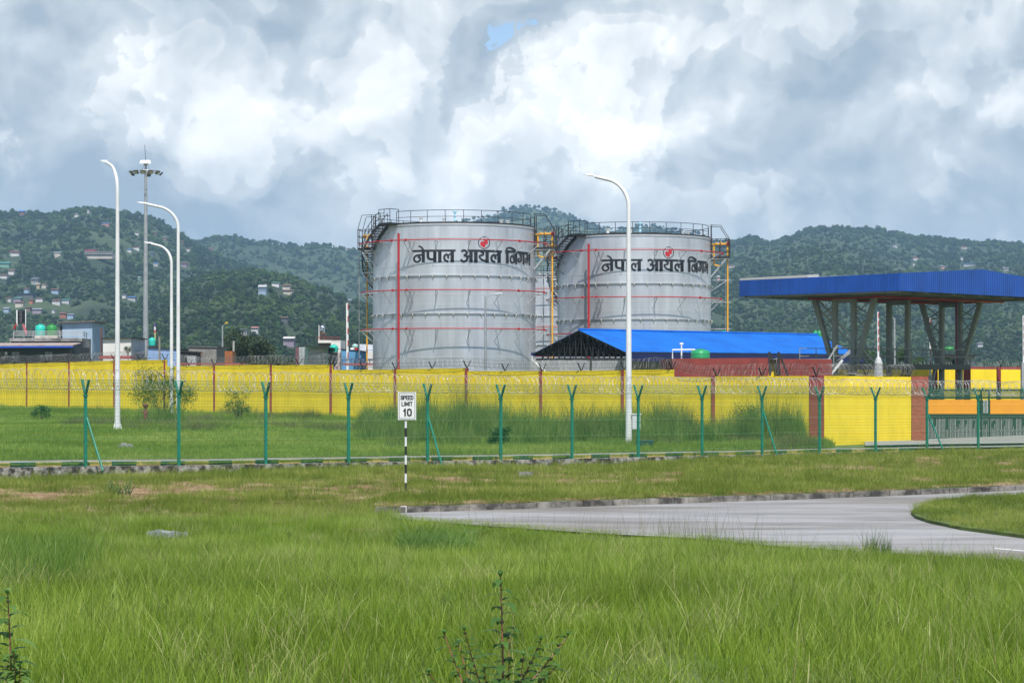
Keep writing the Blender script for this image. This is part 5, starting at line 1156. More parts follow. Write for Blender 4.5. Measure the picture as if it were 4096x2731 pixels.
# ---------------------------------------------------------------- houses on the hills
HC={'white':(.62,.60,.57),'cream':(.55,.48,.38),'yellow':(.62,.45,.20),'brown':(.22,.13,.09),'blue':(.28,.42,.60),'teal':(.10,.36,.33),'mauve':(.30,.22,.30),'grey':(.30,.31,.31),'pink':(.55,.24,.20),'orange':(.45,.13,.05),'green':(.15,.38,.25),'slate':(.12,.13,.15),'maroon':(.22,.05,.06),'rust':(.24,.10,.07),'sky':(.08,.24,.62),'tin':(.45,.50,.55),'palegrey':(.45,.45,.47)}
HH=[ # layer,px,py,w,h,wall,roof,label
('left',62,1018,44,15,'white','maroon','white farmhouse with a maroon upper roof on the left slope'),
('left',234,1020,30,11,'cream','tin','cream house with a pale tin roof left of the hillside school'),
('left',23,1060,46,15,'green','teal','green and teal house at the left picture edge'),
('left',50,1091,26,13,'white','rust','white cottage with a rust roof below the green and teal house'),
('left',18,1110,36,12,'white','brown','low white farmhouse with brown roof at the left picture edge'),
('left',144,1128,32,22,'grey','slate','unfinished grey concrete house above the yellow cottage'),
('left',156,1145,19,14,'yellow','cream','small yellow cottage with pale gable on the left slope'),
('left',181,1146,20,11,'cream','brown','small cream house just right of the yellow cottage'),
('left',111,1164,22,13,'blue','rust','light blue cottage with a rust roof on the left slope'),
('left',224,1168,34,13,'blue','rust','blue house with wide rust roof right of the light blue cottage'),
('left',109,1184,75,5,'slate','teal','very long low shed with a teal roof on the left slope'),
('left',38,1199,30,10,'white','brown','white house with brown roof beneath the long teal shed'),
('left',75,1203,34,10,'mauve','teal','mauve house with teal roof beneath the long teal shed'),
('left',84,1218,38,13,'cream','rust','wide cream house with rust roof lowest of the left cluster'),
('left',130,1210,17,11,'orange','rust','small orange brick house beside the cluster under the teal shed'),
('left',163,1203,32,9,'white','brown','long white house right of the small orange brick one'),
('left',230,1214,36,14,'white','rust','white temple-like house with a stepped rust roof'),
('left',267,1208,36,10,'palegrey','teal','pale house with teal trim right of the stepped roof'),
('left',90,843,28,15,'rust','sky','red house with a blue roof on the left skyline'),
('left',309,865,17,6,'white','white','tiny white house high on the left slope'),
('left',356,848,9,7,'white','palegrey','tiny white hut right below the left summit'),
('left',425,899,31,9,'pink','sky','pink house with a blue roof high left of the tall lamp'),
('left',550,936,16,7,'white','brown','tiny white house between the tall lamp and the mast, upper'),
('left',620,938,15,7,'brown','rust','tiny brown house between mast and second lamp, upper'),
('left',661,958,18,7,'brown','palegrey','tiny brown house with pale roof left of the second lamp pole'),
('left',546,997,32,8,'white','rust','long white house between the tall lamp and the mast'),
('left',520,1006,18,9,'white','sky','small house with bright blue roof left of the mast'),
('left',612,1021,16,7,'slate','sky','dark small house with a blue roof right of the mast'),
('left',626,1061,21,9,'palegrey','sky','pale house with blue roof between mast and lamps'),
('left',754,1002,19,9,'white','rust','white cottage with rust roof right of the lamp pair'),
('left',740,1063,26,11,'mauve','maroon','mauve house with maroon roof right of the lamp pair'),
('left',560,1118,13,9,'green','white','tiny green and white house left of the mast'),
('left',501,1188,15,11,'white','slate','small white house low left of the mast'),
('left',531,1198,36,10,'palegrey','sky','pale house with blue roof low left of the mast'),
('left',731,973,15,8,'brown','rust','tiny brown house touching the second lamp pole'),
('left',31,1242,25,12,'blue','tin','light blue cottage left of the black rooftop tank'),
('left',117,1238,24,8,'brown','rust','brown house right of the black rooftop tank'),
('left',154,1247,42,10,'mauve','tin','wide mauve house above the teal rooftop tank'),
('left',219,1251,12,6,'white','palegrey','tiny white house above the pale blue rooftop room'),
('left',258,1266,29,14,'orange','rust','red and orange house above the pale blue rooftop room'),
('left',287,1269,28,9,'blue','tin','blue house with tin roof right of the red and orange one'),
('near',1053,1164,36,31,'blue','palegrey','tall blue and white four storey house on the near hill'),
('near',1105,1142,34,10,'white','green','white house with green roof top of the near hill village'),
('near',1148,1154,36,16,'cream','brown','cream house with brown roof in the near hill village'),
('near',1156,1174,44,11,'cream','rust','wide cream house with rust roof under the near hill village'),
('mid',1277,1172,33,13,'yellow','slate','yellow house with slate roof left of the nearer tank'),
('mid',1321,1181,29,9,'white','slate','white house with slate roof left of the nearer tank'),
('mid',1398,1206,19,11,'blue','palegrey','pale blue house beside the stair of the nearer tank'),
('mid',1340,1227,22,9,'white','brown','small white house above the red and white boom'),
('mid',1415,1231,25,8,'brown','rust','brown house beside the stair of the nearer tank'),
('near',1142,1285,31,12,'slate','brown','dark wooden house low on the near hill'),
('mid',1165,1323,25,18,'pink','white','salmon pink house on the valley floor'),
('near',1160,1372,49,26,'mauve','white','pale mauve two storey house behind the mint hut'),
('near',1023,1328,31,16,'white','pink','white house with pink trim above the mango tree'),
('near',979,1332,31,11,'palegrey','slate','grey house with slate roof above the mango tree'),
('mid',846,998,16,8,'brown','rust','tiny brown house on the middle ridge'),
('mid',1392,985,16,7,'white','rust','tiny white house on the middle ridge near the tank'),
('right',3659,1037,22,8,'white','orange','small house with an orange roof above the canopy'),
('right',3844,1036,9,7,'white','tin','tiny white house above the canopy ridge, left'),
('right',3652,1061,8,6,'white','white','tiny white hut just over the canopy corner'),
('right',3872,1062,56,6,'tin','sky','long low blue roofed building above the canopy ridge'),
('right',3768,1070,18,7,'pink','palegrey','pinkish house just over the canopy, middle'),
('right',2872,1115,14,14,'pink','white','narrow pink and white house beside the amber riser'),
('right',3854,992,26,5,'cream','orange','orange roofed house high on the right slope'),
('right',4020,1079,24,9,'grey','palegrey','grey house at the right end of the canopy ridge'),
('right',2925,1067,28,6,'cream','rust','low cream house right of the amber riser'),
('right',3578,986,22,6,'palegrey','tin','pale house high on the right slope'),
('right',3914,1385,24,7,'palegrey','palegrey','pale flat house low behind the tin shack'),
]
RECT=[]
def hill_house(key,px,py,w,h,wc,rc,label):
    c=hfind(key,px,py+h/2); k=c.y/F; W=w*k; H=h*k; D=max(W*.7,5); t=thing('hill_house',label,'house',c,'houses scattered on the hills')
    c=c+V((0,-D*.8,1.1)); wh=H*.66; m=MB(); m.hexa([c+V((-W/2,0,-5)),c+V((W/2,0,-5)),c+V((W/2,D,-5)),c+V((-W/2,D,-5))],[c+V((-W/2,0,wh)),c+V((W/2,0,wh)),c+V((W/2,D,wh)),c+V((-W/2,D,wh))]); m.build('wall',bmat('hill_'+wc,tuple((.72*c+.28*sum(HC[wc])/3)*.82 for c in HC[wc]),.2,.3),t)
    m=MB(); o=W*.06; a=c+V((-W/2-o,-o-.3,wh+.02)); b=c+V((W/2+o,-o-.3,wh+.02)); e=c+V((W/2+o,D/2,wh+H*.38)); f=c+V((-W/2-o,D/2,wh+H*.38)); g_=c+V((W/2+o,D+o,wh+.02)); i_=c+V((-W/2-o,D+o,wh+.02))
    m.poly([a,b,e,f]); m.poly([f,e,g_,i_]); m.poly([a,f,i_]); m.poly([b,g_,e]); m.poly([a,i_,g_,b]); m.build('roof',mat('hillroof_'+rc,tuple(v*.8 for v in HC[rc]),.7,var=.12,scale=.3),t)
    n=max(1,int(w/7)); rows=2 if h>20 else 1
    for r in range(rows):
        m=MB()
        for q in range(n):
            x=c.x-W/2+W*(q+.5)/n; m.box((x,c.y-.04,c.z+wh*(r+.5)/rows+wh/rows*.235),(W/n*1.001,.1,wh*.03)) if q>=0 else None; z=c.z+wh*(r+.5)/rows; m.box((x,c.y-.05,z),(W/n*.42,.2,wh/rows*.46))
        m.build('window_row',M_GLS,t)
    RECT.append((px,py,w,h))
for r in HH: hill_house(r[0],r[1],r[2],r[3]*.84,r[4]*.86,*r[5:])
# hillside school
c=hfind('left',430,1048); k=c.y/F; sch=thing('hillside_school','long cream two storey school with a maroon block left of the tallest lamp','school',c); c=c+V((0,-16,3.0))
def sbx(x0,x1,z0,z1,dep,mt,nm,par,dy=0):
    m=MB(); m.hexa([c+V((x0,dy,z0)),c+V((x1,dy,z0)),c+V((x1,dy+dep,z0)),c+V((x0,dy+dep,z0))],[c+V((x0,dy,z1)),c+V((x1,dy,z1)),c+V((x1,dy+dep,z1)),c+V((x0,dy+dep,z1))]); return m.build(nm,mt,par)
sbx(-72*k,38*k,-2.2,15*k,12,bmat('hill_cream',HC['cream']),'wall',sch); sbx(-72*k,-30*k,15*k,25*k,11,mat('hillroof_maroon',HC['maroon'],.7),'upper_block',sch); sbx(-74*k,39*k,15*k,15.9*k,13,mat('pale_gutter',(.42,.42,.42),.6),'cornice',sch,-.6); sbx(-74*k,39*k,7*k,8*k,1,mat('pale_gutter',(.42,.42,.42),.6),'balcony',sch,-1.2)
for z in (10.5,3.2):
    m=MB()
    for q in range(16): m.box(c+V((-68*k+q*6.8*k,-.1,z*k)),(3.2*k,.3,3.4*k))
    m.build('window_row',M_GLS,sch)
RECT.append((420,1036,118,34))
# ---------------------------------------------------------------- forest on the hills
def crown_mesh(name,m,rg,n=330,lob=7,flat=.8,leaf=.17):
    vs=[];fs=[];tn=[]; L_=[(V((rg.uniform(-.5,.5),rg.uniform(-.5,.5),rg.uniform(-.1,.55))),rg.uniform(.35,.6)) for _ in range(lob)]+[(V((0,0,.1)),.62)]
    for i in range(n):
        c,r=rg.choice(L_); d=V((rg.gauss(0,1),rg.gauss(0,1),rg.gauss(.25,1))).normalized(); p=c+d*r*rg.uniform(.75,1.08); p.z*=flat
        t=rg.random(); s=leaf*rg.uniform(.6,1.5); nrm=(d+V((rg.uniform(-.6,.6),rg.uniform(-.6,.6),rg.uniform(-.2,.8)))).normalized(); x=nrm.orthogonal().normalized(); y=nrm.cross(x)
        a=rg.uniform(0,6.28); x,y=x*math.cos(a)+y*math.sin(a),y*math.cos(a)-x*math.sin(a); i0=len(vs)
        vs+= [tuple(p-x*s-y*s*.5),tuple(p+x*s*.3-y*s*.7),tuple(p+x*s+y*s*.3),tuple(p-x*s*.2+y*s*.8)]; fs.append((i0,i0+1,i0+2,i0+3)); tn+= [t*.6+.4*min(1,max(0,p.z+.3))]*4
    # trunk
    i0=len(vs)
    for z in (-1.3,.1):
        for k in range(4): a=k*1.57; vs.append((.06*math.cos(a),.06*math.sin(a),z)); tn.append(0)
    for k in range(4): fs.append((i0+k,i0+(k+1)%4,i0+4+(k+1)%4,i0+4+k))
    return np_mesh(name,vs,fs,m,tn)
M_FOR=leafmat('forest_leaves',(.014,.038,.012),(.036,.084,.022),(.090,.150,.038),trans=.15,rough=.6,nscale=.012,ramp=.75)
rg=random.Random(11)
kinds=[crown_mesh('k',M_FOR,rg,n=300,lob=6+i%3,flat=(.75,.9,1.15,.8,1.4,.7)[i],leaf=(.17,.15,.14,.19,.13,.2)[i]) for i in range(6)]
pts=[];rot=[];scl=[];pk=[]
def forest(key,n,size,p0,p1,seed,clear=.52,pyfloor=1480):
    h=HL[key]; rg=random.Random(seed); c=0; tries=0
    while c<n and tries<n*6:
        tries+=1; p=rg.uniform(p0,p1)
        if rg.random()<.10: t=rg.uniform(.94,1.02)
        else:
            yt=rg.uniform(interp(h['prof'],p),1478); t=None; pv=hpy(h,p,0)
            for i in range(1,23):
                cv_=hpy(h,p,i/22)
                if (pv-yt)*(cv_-yt)<=0 and abs(pv-cv_)>1e-6: t=(i-1+(pv-yt)/(pv-cv_))/22; break
                pv=min(pv,cv_)
            if t is None: continue
        q=hp(h,p,t); u=q.x; dens=noise.noise((u*.008,q.y*.008,seed))*.5+noise.noise((u*.025,q.y*.025,seed+9))*.5
        if t<.94 and dens>clear-.5+rg.uniform(-.04,.12) : continue
        py=hpy(h,p,t)
        if py>pyfloor: continue
        if any(abs(p-a)<w/2+5 and b-hh/2-1<py<b+hh/2+20 for a,b,w,hh in RECT): continue
        s=size*q.y/F*(rg.uniform(.45,1.0) if rg.random()<.6 else rg.uniform(.9,1.6))*.5; pts.append((q.x,q.y,q.z+s*.45)); rot.append((rg.uniform(-.08,.08),rg.uniform(-.08,.08),rg.uniform(0,6.28))); zz=rg.uniform(.85,1.3); scl.append((s,s,s*zz)); pk.append(rg.randrange(6)); c+=1
forest('left',11000,19,-500,1500,1,.66)
forest('near',5000,23,330,1750,2,1.0)
forest('mid',4200,16,650,2000,3,.62)
forest('peak',2800,14,1700,2950,4,.52)
forest('right',13500,16.5,2700,4700,5,.80)
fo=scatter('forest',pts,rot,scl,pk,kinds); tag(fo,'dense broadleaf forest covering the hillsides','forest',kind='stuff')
# ---------------------------------------------------------------- trees and shrubs
M_BARK=mat('bark',(.10,.075,.05),.9,var=.3,scale=3)
def leaf_cloud(name,c,rad,n,size,m,parent,rg,lob=8,droop=0,hollow=.7):
    vs=[];fs=[];tn=[]; L_=[(V((rg.uniform(-.6,.6)*rad[0],rg.uniform(-.6,.6)*rad[1],rg.uniform(-.55,.65)*rad[2])),rg.uniform(.28,.5)) for _ in range(lob)]
    for i in range(n):
        lc,r=rg.choice(L_); d=V((rg.gauss(0,1),rg.gauss(0,1),rg.gauss(.15,1))).normalized(); k=r*rg.uniform(hollow,1.08); p=V(c)+lc+V((d.x*rad[0]*k,d.y*rad[1]*k,d.z*rad[2]*k))
        t=rg.random(); s=size*rg.uniform(.6,1.3); x=V((rg.gauss(0,1),rg.gauss(0,1),rg.gauss(-droop,.6))).normalized(); y=x.cross(V((rg.gauss(0,.5),rg.gauss(0,.5),1))).normalized(); i0=len(vs)
        vs+=[tuple(p-x*s),tuple(p+y*s*.33),tuple(p+x*s),tuple(p-y*s*.33)]; fs.append((i0,i0+1,i0+2,i0+3)); tn+=[t]*4
    ob=np_mesh(name,vs,fs,m,tn,link=True); ob.parent=parent; ob.location=-abs_loc(parent); return ob,L_
def tree(name,label,cat,c,rad,trunk_h,n,size,m,seed,lob=9,group=None):
    rg=random.Random(seed); c=V(c); t=thing(name,label,cat,c,group); cc=c+V((0,0,trunk_h+rad[2]*.6)); ob,L_=leaf_cloud('crown',cc,rad,n,size,m,t,rg,lob)
    mb=MB(); mb.tube([c,c+V((.05,0,trunk_h)),cc],[rad[0]*.07,rad[0]*.05,rad[0]*.02],7)
    for lc,r in L_: mb.tube([c+V((0,0,trunk_h*.9)),c+V((lc.x*.4,lc.y*.4,trunk_h+rad[2]*.3)),cc+lc],[rad[0]*.035,rad[0]*.022,.01],5)
    mb.build('trunk',M_BARK,t); return t
M_MAN=leafmat('mango_leaves',(.022,.038,.012),(.05,.075,.022),(.12,.15,.05),.15,nscale=.5,rand=False)
M_SHR=leafmat('shrub_leaves',(.02,.05,.012),(.05,.11,.02),(.12,.20,.04),.3,nscale=.8,rand=False)
M_FEA=leafmat('feathery_leaves',(.05,.09,.02),(.09,.16,.03),(.16,.24,.05),.35,nscale=.8,rand=False)
tree('mango_tree','broad mango tree with glossy dark leaves behind the yellow wall','tree',(P(985,0,215).x,215,gz),(3.6,3,2.9),3.5,7500,.17,M_MAN,3,12)
tree('mango_tree','lower brownish bush tree at the right foot of the mango tree','tree',(P(1130,0,212).x,212,gz),(1.7,1.5,1.5),2.9,2200,.16,M_MAN,4)
tree('garden_tree','loose green tree between the white shed and the grey mast','tree',(P(548,0,196).x,196,gz),(1.1,1,1.4),3.1,1100,.13,M_SHR,5,6)
tree('topiary_bush','round clipped bush in front of the white shed','bush',(P(512,0,181).x,181,gz),(.42,.42,.45),5.25,700,.06,M_SHR,6,7)
tree('garden_tree','small tree behind the concrete pole right of the mast','tree',(P(652,0,200).x,200,gz),(.9,.9,.9),2.9,600,.12,M_SHR,7,5)
for i,(p,d,rx,rz,th_,lab) in enumerate(((3475,165,2.0,1.5,3.2,'leafy tree under the canopy beside the ladder'),(3610,168,1.6,1.3,3.5,'leafy tree under the canopy behind the single columns'),(3655,172,1.1,.9,3.4,'small tree under the canopy right of the single columns'),(3810,180,1.3,1.3,3.3,'small tree by the bright green tank'),(2890,215,2.2,1.2,5.8,'dark tree beyond the blue roof by the amber riser'),(3060,230,1.2,.9,6.6,'small dark tree beyond the blue roof ridge'),(4020,200,2.2,.7,3.1,'low tree row piece beyond the far maroon coping'))):
    tree('yard_tree',lab,'tree',(P(p,0,d).x,d,gz),(rx,rx,rz),th_,int(1500*rx*rz/2),.13,M_SHR if i<4 else M_MAN,20+i,8)
def shrub(label,p,d,w,h,n,size,m,seed,name='shrub',lob=9,lift=0):
    rg=random.Random(seed); x=(p-2048)/F*d; c=V((x,d,G(p,d)+lift)); t=thing(name,label,'shrub',c); ob,L_=leaf_cloud('foliage',c+V((0,0,h*.52)),(w*.5,w*.45,h*.5),n,size,m,t,rg,lob,hollow=.3)
    mb=MB()
    for lc,r in L_: mb.tube([c+V((rg.uniform(-.1,.1),0,-.05)),c+V((lc.x*.5,lc.y*.5,h*.3)),c+V((0,0,h*.52))+lc],[.02,.014,.006],5)
    mb.build('stems',M_BARK,t)
shrub('tall feathery sapling in front of the wall around the two left lamp posts',655,120,4.4,3.4,9500,.062,M_FEA,31,lob=22)
shrub('smaller feathery sapling between the left lamps and the tank',955,118,1.9,2.2,2600,.055,M_FEA,32,lob=12)
shrub('leafy weed patch in the lawn at the far left',160,115,1.7,1.0,700,.08,M_SHR,33)
shrub('round leafy shrub behind the fence on the painted kerb side',2000,82,1.35,1.0,1500,.07,M_SHR,34,lob=14)
shrub('tall leafy shrub against the yellow wall between its last two pillars',2985,93,1.6,2.2,2400,.065,M_SHR,35,lob=20)
shrub('thin weed shrub in the lawn behind the speed sign',1560,96,1.6,1.1,700,.08,M_SHR,36)
M_REED=leafmat('reed_blades',(.08,.14,.025),(.17,.25,.045),(.32,.40,.12),.45,nscale=.9,rand=False)
M_REDB=leafmat('brown_reed_blades',(.08,.11,.03),(.15,.19,.045),(.25,.30,.09),.4,nscale=.9,rand=False)
def tuss(label,p,d,w,h,n,m,seed,bw=.02,name='tall_grass_clump',lean=.45):
    rg=random.Random(seed); x=(p-2048)/F*d; t=thing(name,label,'grass clump',(x,d,G(p,d)-.05)); vs,fs,tn=blades(n,w*.5,h,bw,rg,lean=lean,hvar=.45,segs=4); ob=np_mesh('blades',vs,fs,m,tn,link=True); ob.parent=t
tuss('tall reed clump left of the lamp post base, nearest the speed sign',1760,92,2.0,1.6,900,M_REED,41)
tuss('wide dark reed thicket behind the fence centre',2130,92,2.4,2.0,1500,M_REED,42)
tuss('brownish tall reed thicket left of the lamp post',2330,90,2.2,2.0,1500,M_REDB,43)
tuss('pale arching reed clump left of the lamp post',2200,86,1.4,1.5,600,M_REED,47)
tuss('reed thicket directly behind the right street lamp',2480,93,2.0,1.9,1300,M_REED,44)
tuss('dark bushy reed thicket right of the street lamp',2700,89,2.0,2.1,1500,M_REDB,45)
tuss('low reed clump right of the street lamp box',2600,88,1.5,1.4,800,M_REED,46)
tuss('tall reed clump behind the sign post braces',1900,97,2.4,1.7,1100,M_REDB,48)
tuss('dark reed tuft under the feathery sapling',645,108,2.6,1.5,900,M_REED,49)
tuss('reed tuft at the corner of the yellow wall',3150,92,1.2,.7,400,M_REED,50)
tuss('big fountain-like green tussock in the meadow below the sign',1745,32.5,1.25,.62,1500,leafmat('tussock_blades',(.07,.14,.03),(.14,.26,.055),(.25,.40,.11),.4,rand=False),51,bw=.011,name='grass_tussock',lean=1.2)
tuss('broad bladed dark weed tuft below the plinth at left',470,52,.8,.55,90,leafmat('broad_blades',(.04,.08,.03),(.07,.13,.04),(.11,.19,.06),.3,rand=False),52,bw=.045,name='weed_tuft',lean=.8)
tuss('taller grass tuft at the road edge on the right',3510,35.3,.5,.55,260,M_FEA,53,bw=.008,name='grass_tussock',lean=.5)
# foreground weeds
M_WST=mat('red_brown_stem',(.22,.08,.05),.6); M_WLF=leafmat('weed_leaves',(.05,.12,.025),(.10,.21,.045),(.20,.32,.08),.45,rand=False)
def weed(label,p,ytop,d,branches,seed,lean=0):
    rg=random.Random(seed); z0=G(p,d); x=(p-2048)/F*d; zt=zpy(ytop,d); t=thing('weed',label,'weed',(x,d,z0)); mb=MB(); vs=[];fs=[];tn=[]
    def leaf(p_,dr,L_):
        side=dr.cross(V((0,0,1))).normalized(); t0=rg.random(); pr=None; w=L_*.17
        for k in range(5):
            u=k/4; c=p_+dr*(L_*u)+V((0,0,L_*(.35*u-.75*u*u))); ww=w*math.sin(math.pi*(.12+.86*u)); i=len(vs); vs.extend([tuple(c-side*ww),tuple(c+side*ww)]); tn.extend([t0,t0])
            if pr is not None: fs.append((pr,pr+1,i+1,i))
            pr=i
    def stem(a,b,r,nl,L_,bend):
        q=[a.lerp(b,k/8)+V((bend*math.sin(k/8*3.0),0,0)) for k in range(9)]; mb.tube(q,[lerp(r,r*.35,k/8) for k in range(9)],5)
        for k in range(nl):
            u=.25+.75*k/nl; i=min(7,int(u*8)); c=q[i].lerp(q[i+1],u*8-i); aa=k*2.4+rg.random(); dr=V((math.cos(aa),math.sin(aa),.25)).normalized(); leaf(c,dr,L_*lerp(1.15,.55,u)*rg.uniform(.7,1.2))
        for k in range(4): aa=k*1.57; leaf(q[-1],V((math.cos(aa),math.sin(aa),.9)).normalized(),L_*.4)
        return q
    top=V((x+lean,d,zt)); q=stem(V((x,d,z0)),top,.006,34,.14,.01)
    for (dx,yt,y0) in branches:
        u=rg.uniform(.1,.4); a=q[int(u*8)]; stem(a,V((x+dx,d+rg.uniform(-.2,.2),zpy(yt,d))),.004,20,.10,.01*(1 if dx>0 else -1))
    mb.build('stems',M_WST,t); ob=np_mesh('leaves',vs,fs,M_WLF,tn,link=True); ob.parent=t; ob.location=-V(t.location)
weed('dark branching red-stemmed weed in the foreground centre',2000,2305,7.0,((-.20,2560,0),(-.12,2500,0),(-.15,2600,0),(.14,2540,0),(.24,2560,0),(.08,2600,0),(-.05,2640,0),(.19,2650,0),(-.24,2660,0),(.03,2560,0)),61)
weed('curved reddish weed stem at the lower left edge',40,2375,7.0,((-.05,2560,0),(.03,2600,0),(.05,2650,0)),62,lean=-.01)
# ---------------------------------------------------------------- litter and stones
def lump(label,p,y,d,w,h,m,seed,name,cat,flat=.5):
    rg=random.Random(seed); d=gsolve(p,y); c=V(((p-2048)/F*d,d,G(p,d))); mb=MB(); n=14; pr=[(w*.5,-.05),(w*.48,h*.4),(w*.36,h*.8),(w*.15,h)]
    for k in range(7):
        aa=rg.uniform(0,6.28); rr=rg.random()*w*.42; cx_,cy_=rr*math.cos(aa),rr*math.sin(aa)*flat; s=w*rg.uniform(.12,.26); hh=h*rg.uniform(.6,1)
        bt=[V((cx_+s*rg.uniform(.7,1.2)*math.cos(t*1.2566),cy_+s*flat*rg.uniform(.7,1.2)*math.sin(t*1.2566),-.15)) for t in range(5)]
        mb.hexa(bt,[V((q.x*.93,q.y*.93,hh+rg.uniform(-.03,.03)+k*.003)) for q in bt])
    o=mb.build(name,m); o.location=c; tag(o,label,cat)
MC=mat('bleached_cement',(.24,.24,.23),.9,var=.2,scale=4,bump=.6)
lump('flat pale cement slab lying in the verge grass right of the sign',2103,1917,56.5,.75,.24,MC,71,'cement_slab','slab',1.6)
lump('pale cement rubble in the lawn behind the fence at left',498,1798,73,.7,.24,MC,72,'rubble','rubble')
lump('pale rubble lump by the tall shrub at the yellow wall',3068,1772,92,.5,.35,MC,73,'rubble','rubble')
lump('small white stone beside the rubble behind the fence, left',587,1807,73,.28,.1,MC,75,'stone','stone')
lump('long pale sheet half hidden in the foreground meadow',660,2150,33,.9,.15,mat('pale_sheet',(.26,.28,.30),.6,var=.3,scale=4),76,'plastic_sheet','sheet',.22)
lump('white plastic scrap on the plinth near the left brace',305,1860,65.5,.5,.08,MC,77,'plastic_scrap','scrap')
m=MB(); c=P(2502,1745,85.4); m.box(c+V((.35,0,-.6)),(.5,.5,.45)); 
m=MB(); q=lambda a,b:P(a,b,83); A=[q(2548,1762),q(2617,1762),q(2603,1798),q(2540,1798)]
m.hexa([A[3],A[2],A[2]+V((0,.5,0)),A[3]+V((0,.5,0))],[A[0],A[1],A[1]+V((0,.7,0)),A[0]+V((0,.7,0))]); o=m.build('crate',mat('dark_green_plastic',(.015,.045,.04),.5)); tag(o,'dark green plastic crate behind the fence right of the lamp box','crate')
hy=thing('hydrant','rusty red hydrant standing in the lawn between the first two fence posts','hydrant',P(582,1672,97)); c=P(582,1672,97)
m=MB(); m.lathe(c,[(.09,0),(.09,.25),(.07,.3),(.07,.5),(.12,.55),(.13,.62)],12); m.build('body',mat('rusty_red',(.14,.045,.035),.7,var=.3,scale=5),hy)
m=MB(); m.lathe(c,[(.14,.62),(.13,.68),(.05,.72)],12); m.build('cap',mat('rusty_red',(.2,.06,.05),.7),hy); m=MB(); m.tube([c+V((-.16,0,.3)),c+V((.16,0,.3))],.05,8); m.build('outlet',mat('rusty_red',(.2,.06,.05),.7),hy)
# fallen brown reed in the verge
# ---------------------------------------------------------------- grass
M_GR=leafmat('meadow_grass',(.13,.20,.016),(.235,.35,.036),(.45,.54,.12),.52,rough=.45,nscale=.22)
M_GR2=leafmat('verge_grass',(.11,.16,.016),(.20,.265,.032),(.38,.40,.10),.42,rough=.5,nscale=.3)
M_GRL=leafmat('lawn_grass',(.12,.185,.018),(.21,.31,.032),(.37,.43,.10),.48,rough=.5,nscale=.12)
M_STR=leafmat('dry_straw',(.22,.14,.07),(.40,.28,.16),(.60,.46,.29),.1,rough=.8,nscale=.8)
rg=random.Random(77)
def gk(m,N_,n,rad,h,w,lean,**k):
    o=[]
    for i in range(N_): v,f,t=blades(n,rad,h,w,rg,lean=lean,**k); o.append(np_mesh('k',v,f,m,t))
    return o
near_k=gk(M_GR,5,95,.26,.25,.0058,.5,segs=4,hvar=.6)+gk(M_GR,2,70,.26,.29,.0075,.5,segs=5,hvar=.5)+gk(leafmat('mixed_dry_grass',(.10,.17,.02),(.19,.27,.04),(.46,.44,.20),.4,nscale=.9),1,60,.26,.38,.008,.8,segs=4,hvar=.5); M_STALK=leafmat('dry_stalks',(.16,.15,.06),(.28,.25,.11),(.42,.38,.2),.2); short_k=gk(M_GR2,5,70,.26,.26,.008,.7); straw_k=gk(M_STR,5,80,.30,.35,.007,1.0,flat=1); lawn_k=gk(M_GRL,6,60,.34,.42,.011,.55); rough_k=gk(M_GR2,3,40,.2,.62,.009,.45)
def on_road(p,d):
    if p<1560: return False
    return dnear(p)-.1<d<dkerb(p)+.2
def in_island(p,d):
    y=HY+3.2*F/d
    if p<3650: return False
    top=interp([(3644,2056),(3662,2038),(3720,2018),(3842,1999),(4096,1989),(4500,1974),(5200,1952)],p); bot=interp([(3644,2056),(3662,2074),(3720,2093),(3842,2119),(4096,2153),(4500,2192),(5200,2240)],p)
    return top+1<y<bot-1
P1=[];Rr=[];S1=[];K1=[]; nk=near_k+short_k+straw_k+gk(leafmat('broad_weed_leaves',(.05,.10,.02),(.09,.18,.035),(.16,.27,.06),.4),2,16,.13,.20,.045,1.3)+gk(M_STALK,2,7,.2,.58,.006,.35,segs=4)+gk(leafmat('dark_meadow_grass',(.08,.15,.02),(.15,.26,.04),(.27,.40,.09),.45),2,95,.26,.40,.008,.5,segs=4,hvar=.5)
def put(p,d,z,s,k,L,tall=1): L[0].append(((p-2048)/F*d,d,z)); L[1].append((rg.uniform(-.1,.1),rg.uniform(-.1,.1),rg.uniform(0,6.28))); L[2].append((s,s,s*tall)); L[3].append(k)
LA=(P1,Rr,S1,K1)
d=6.0; step=.28
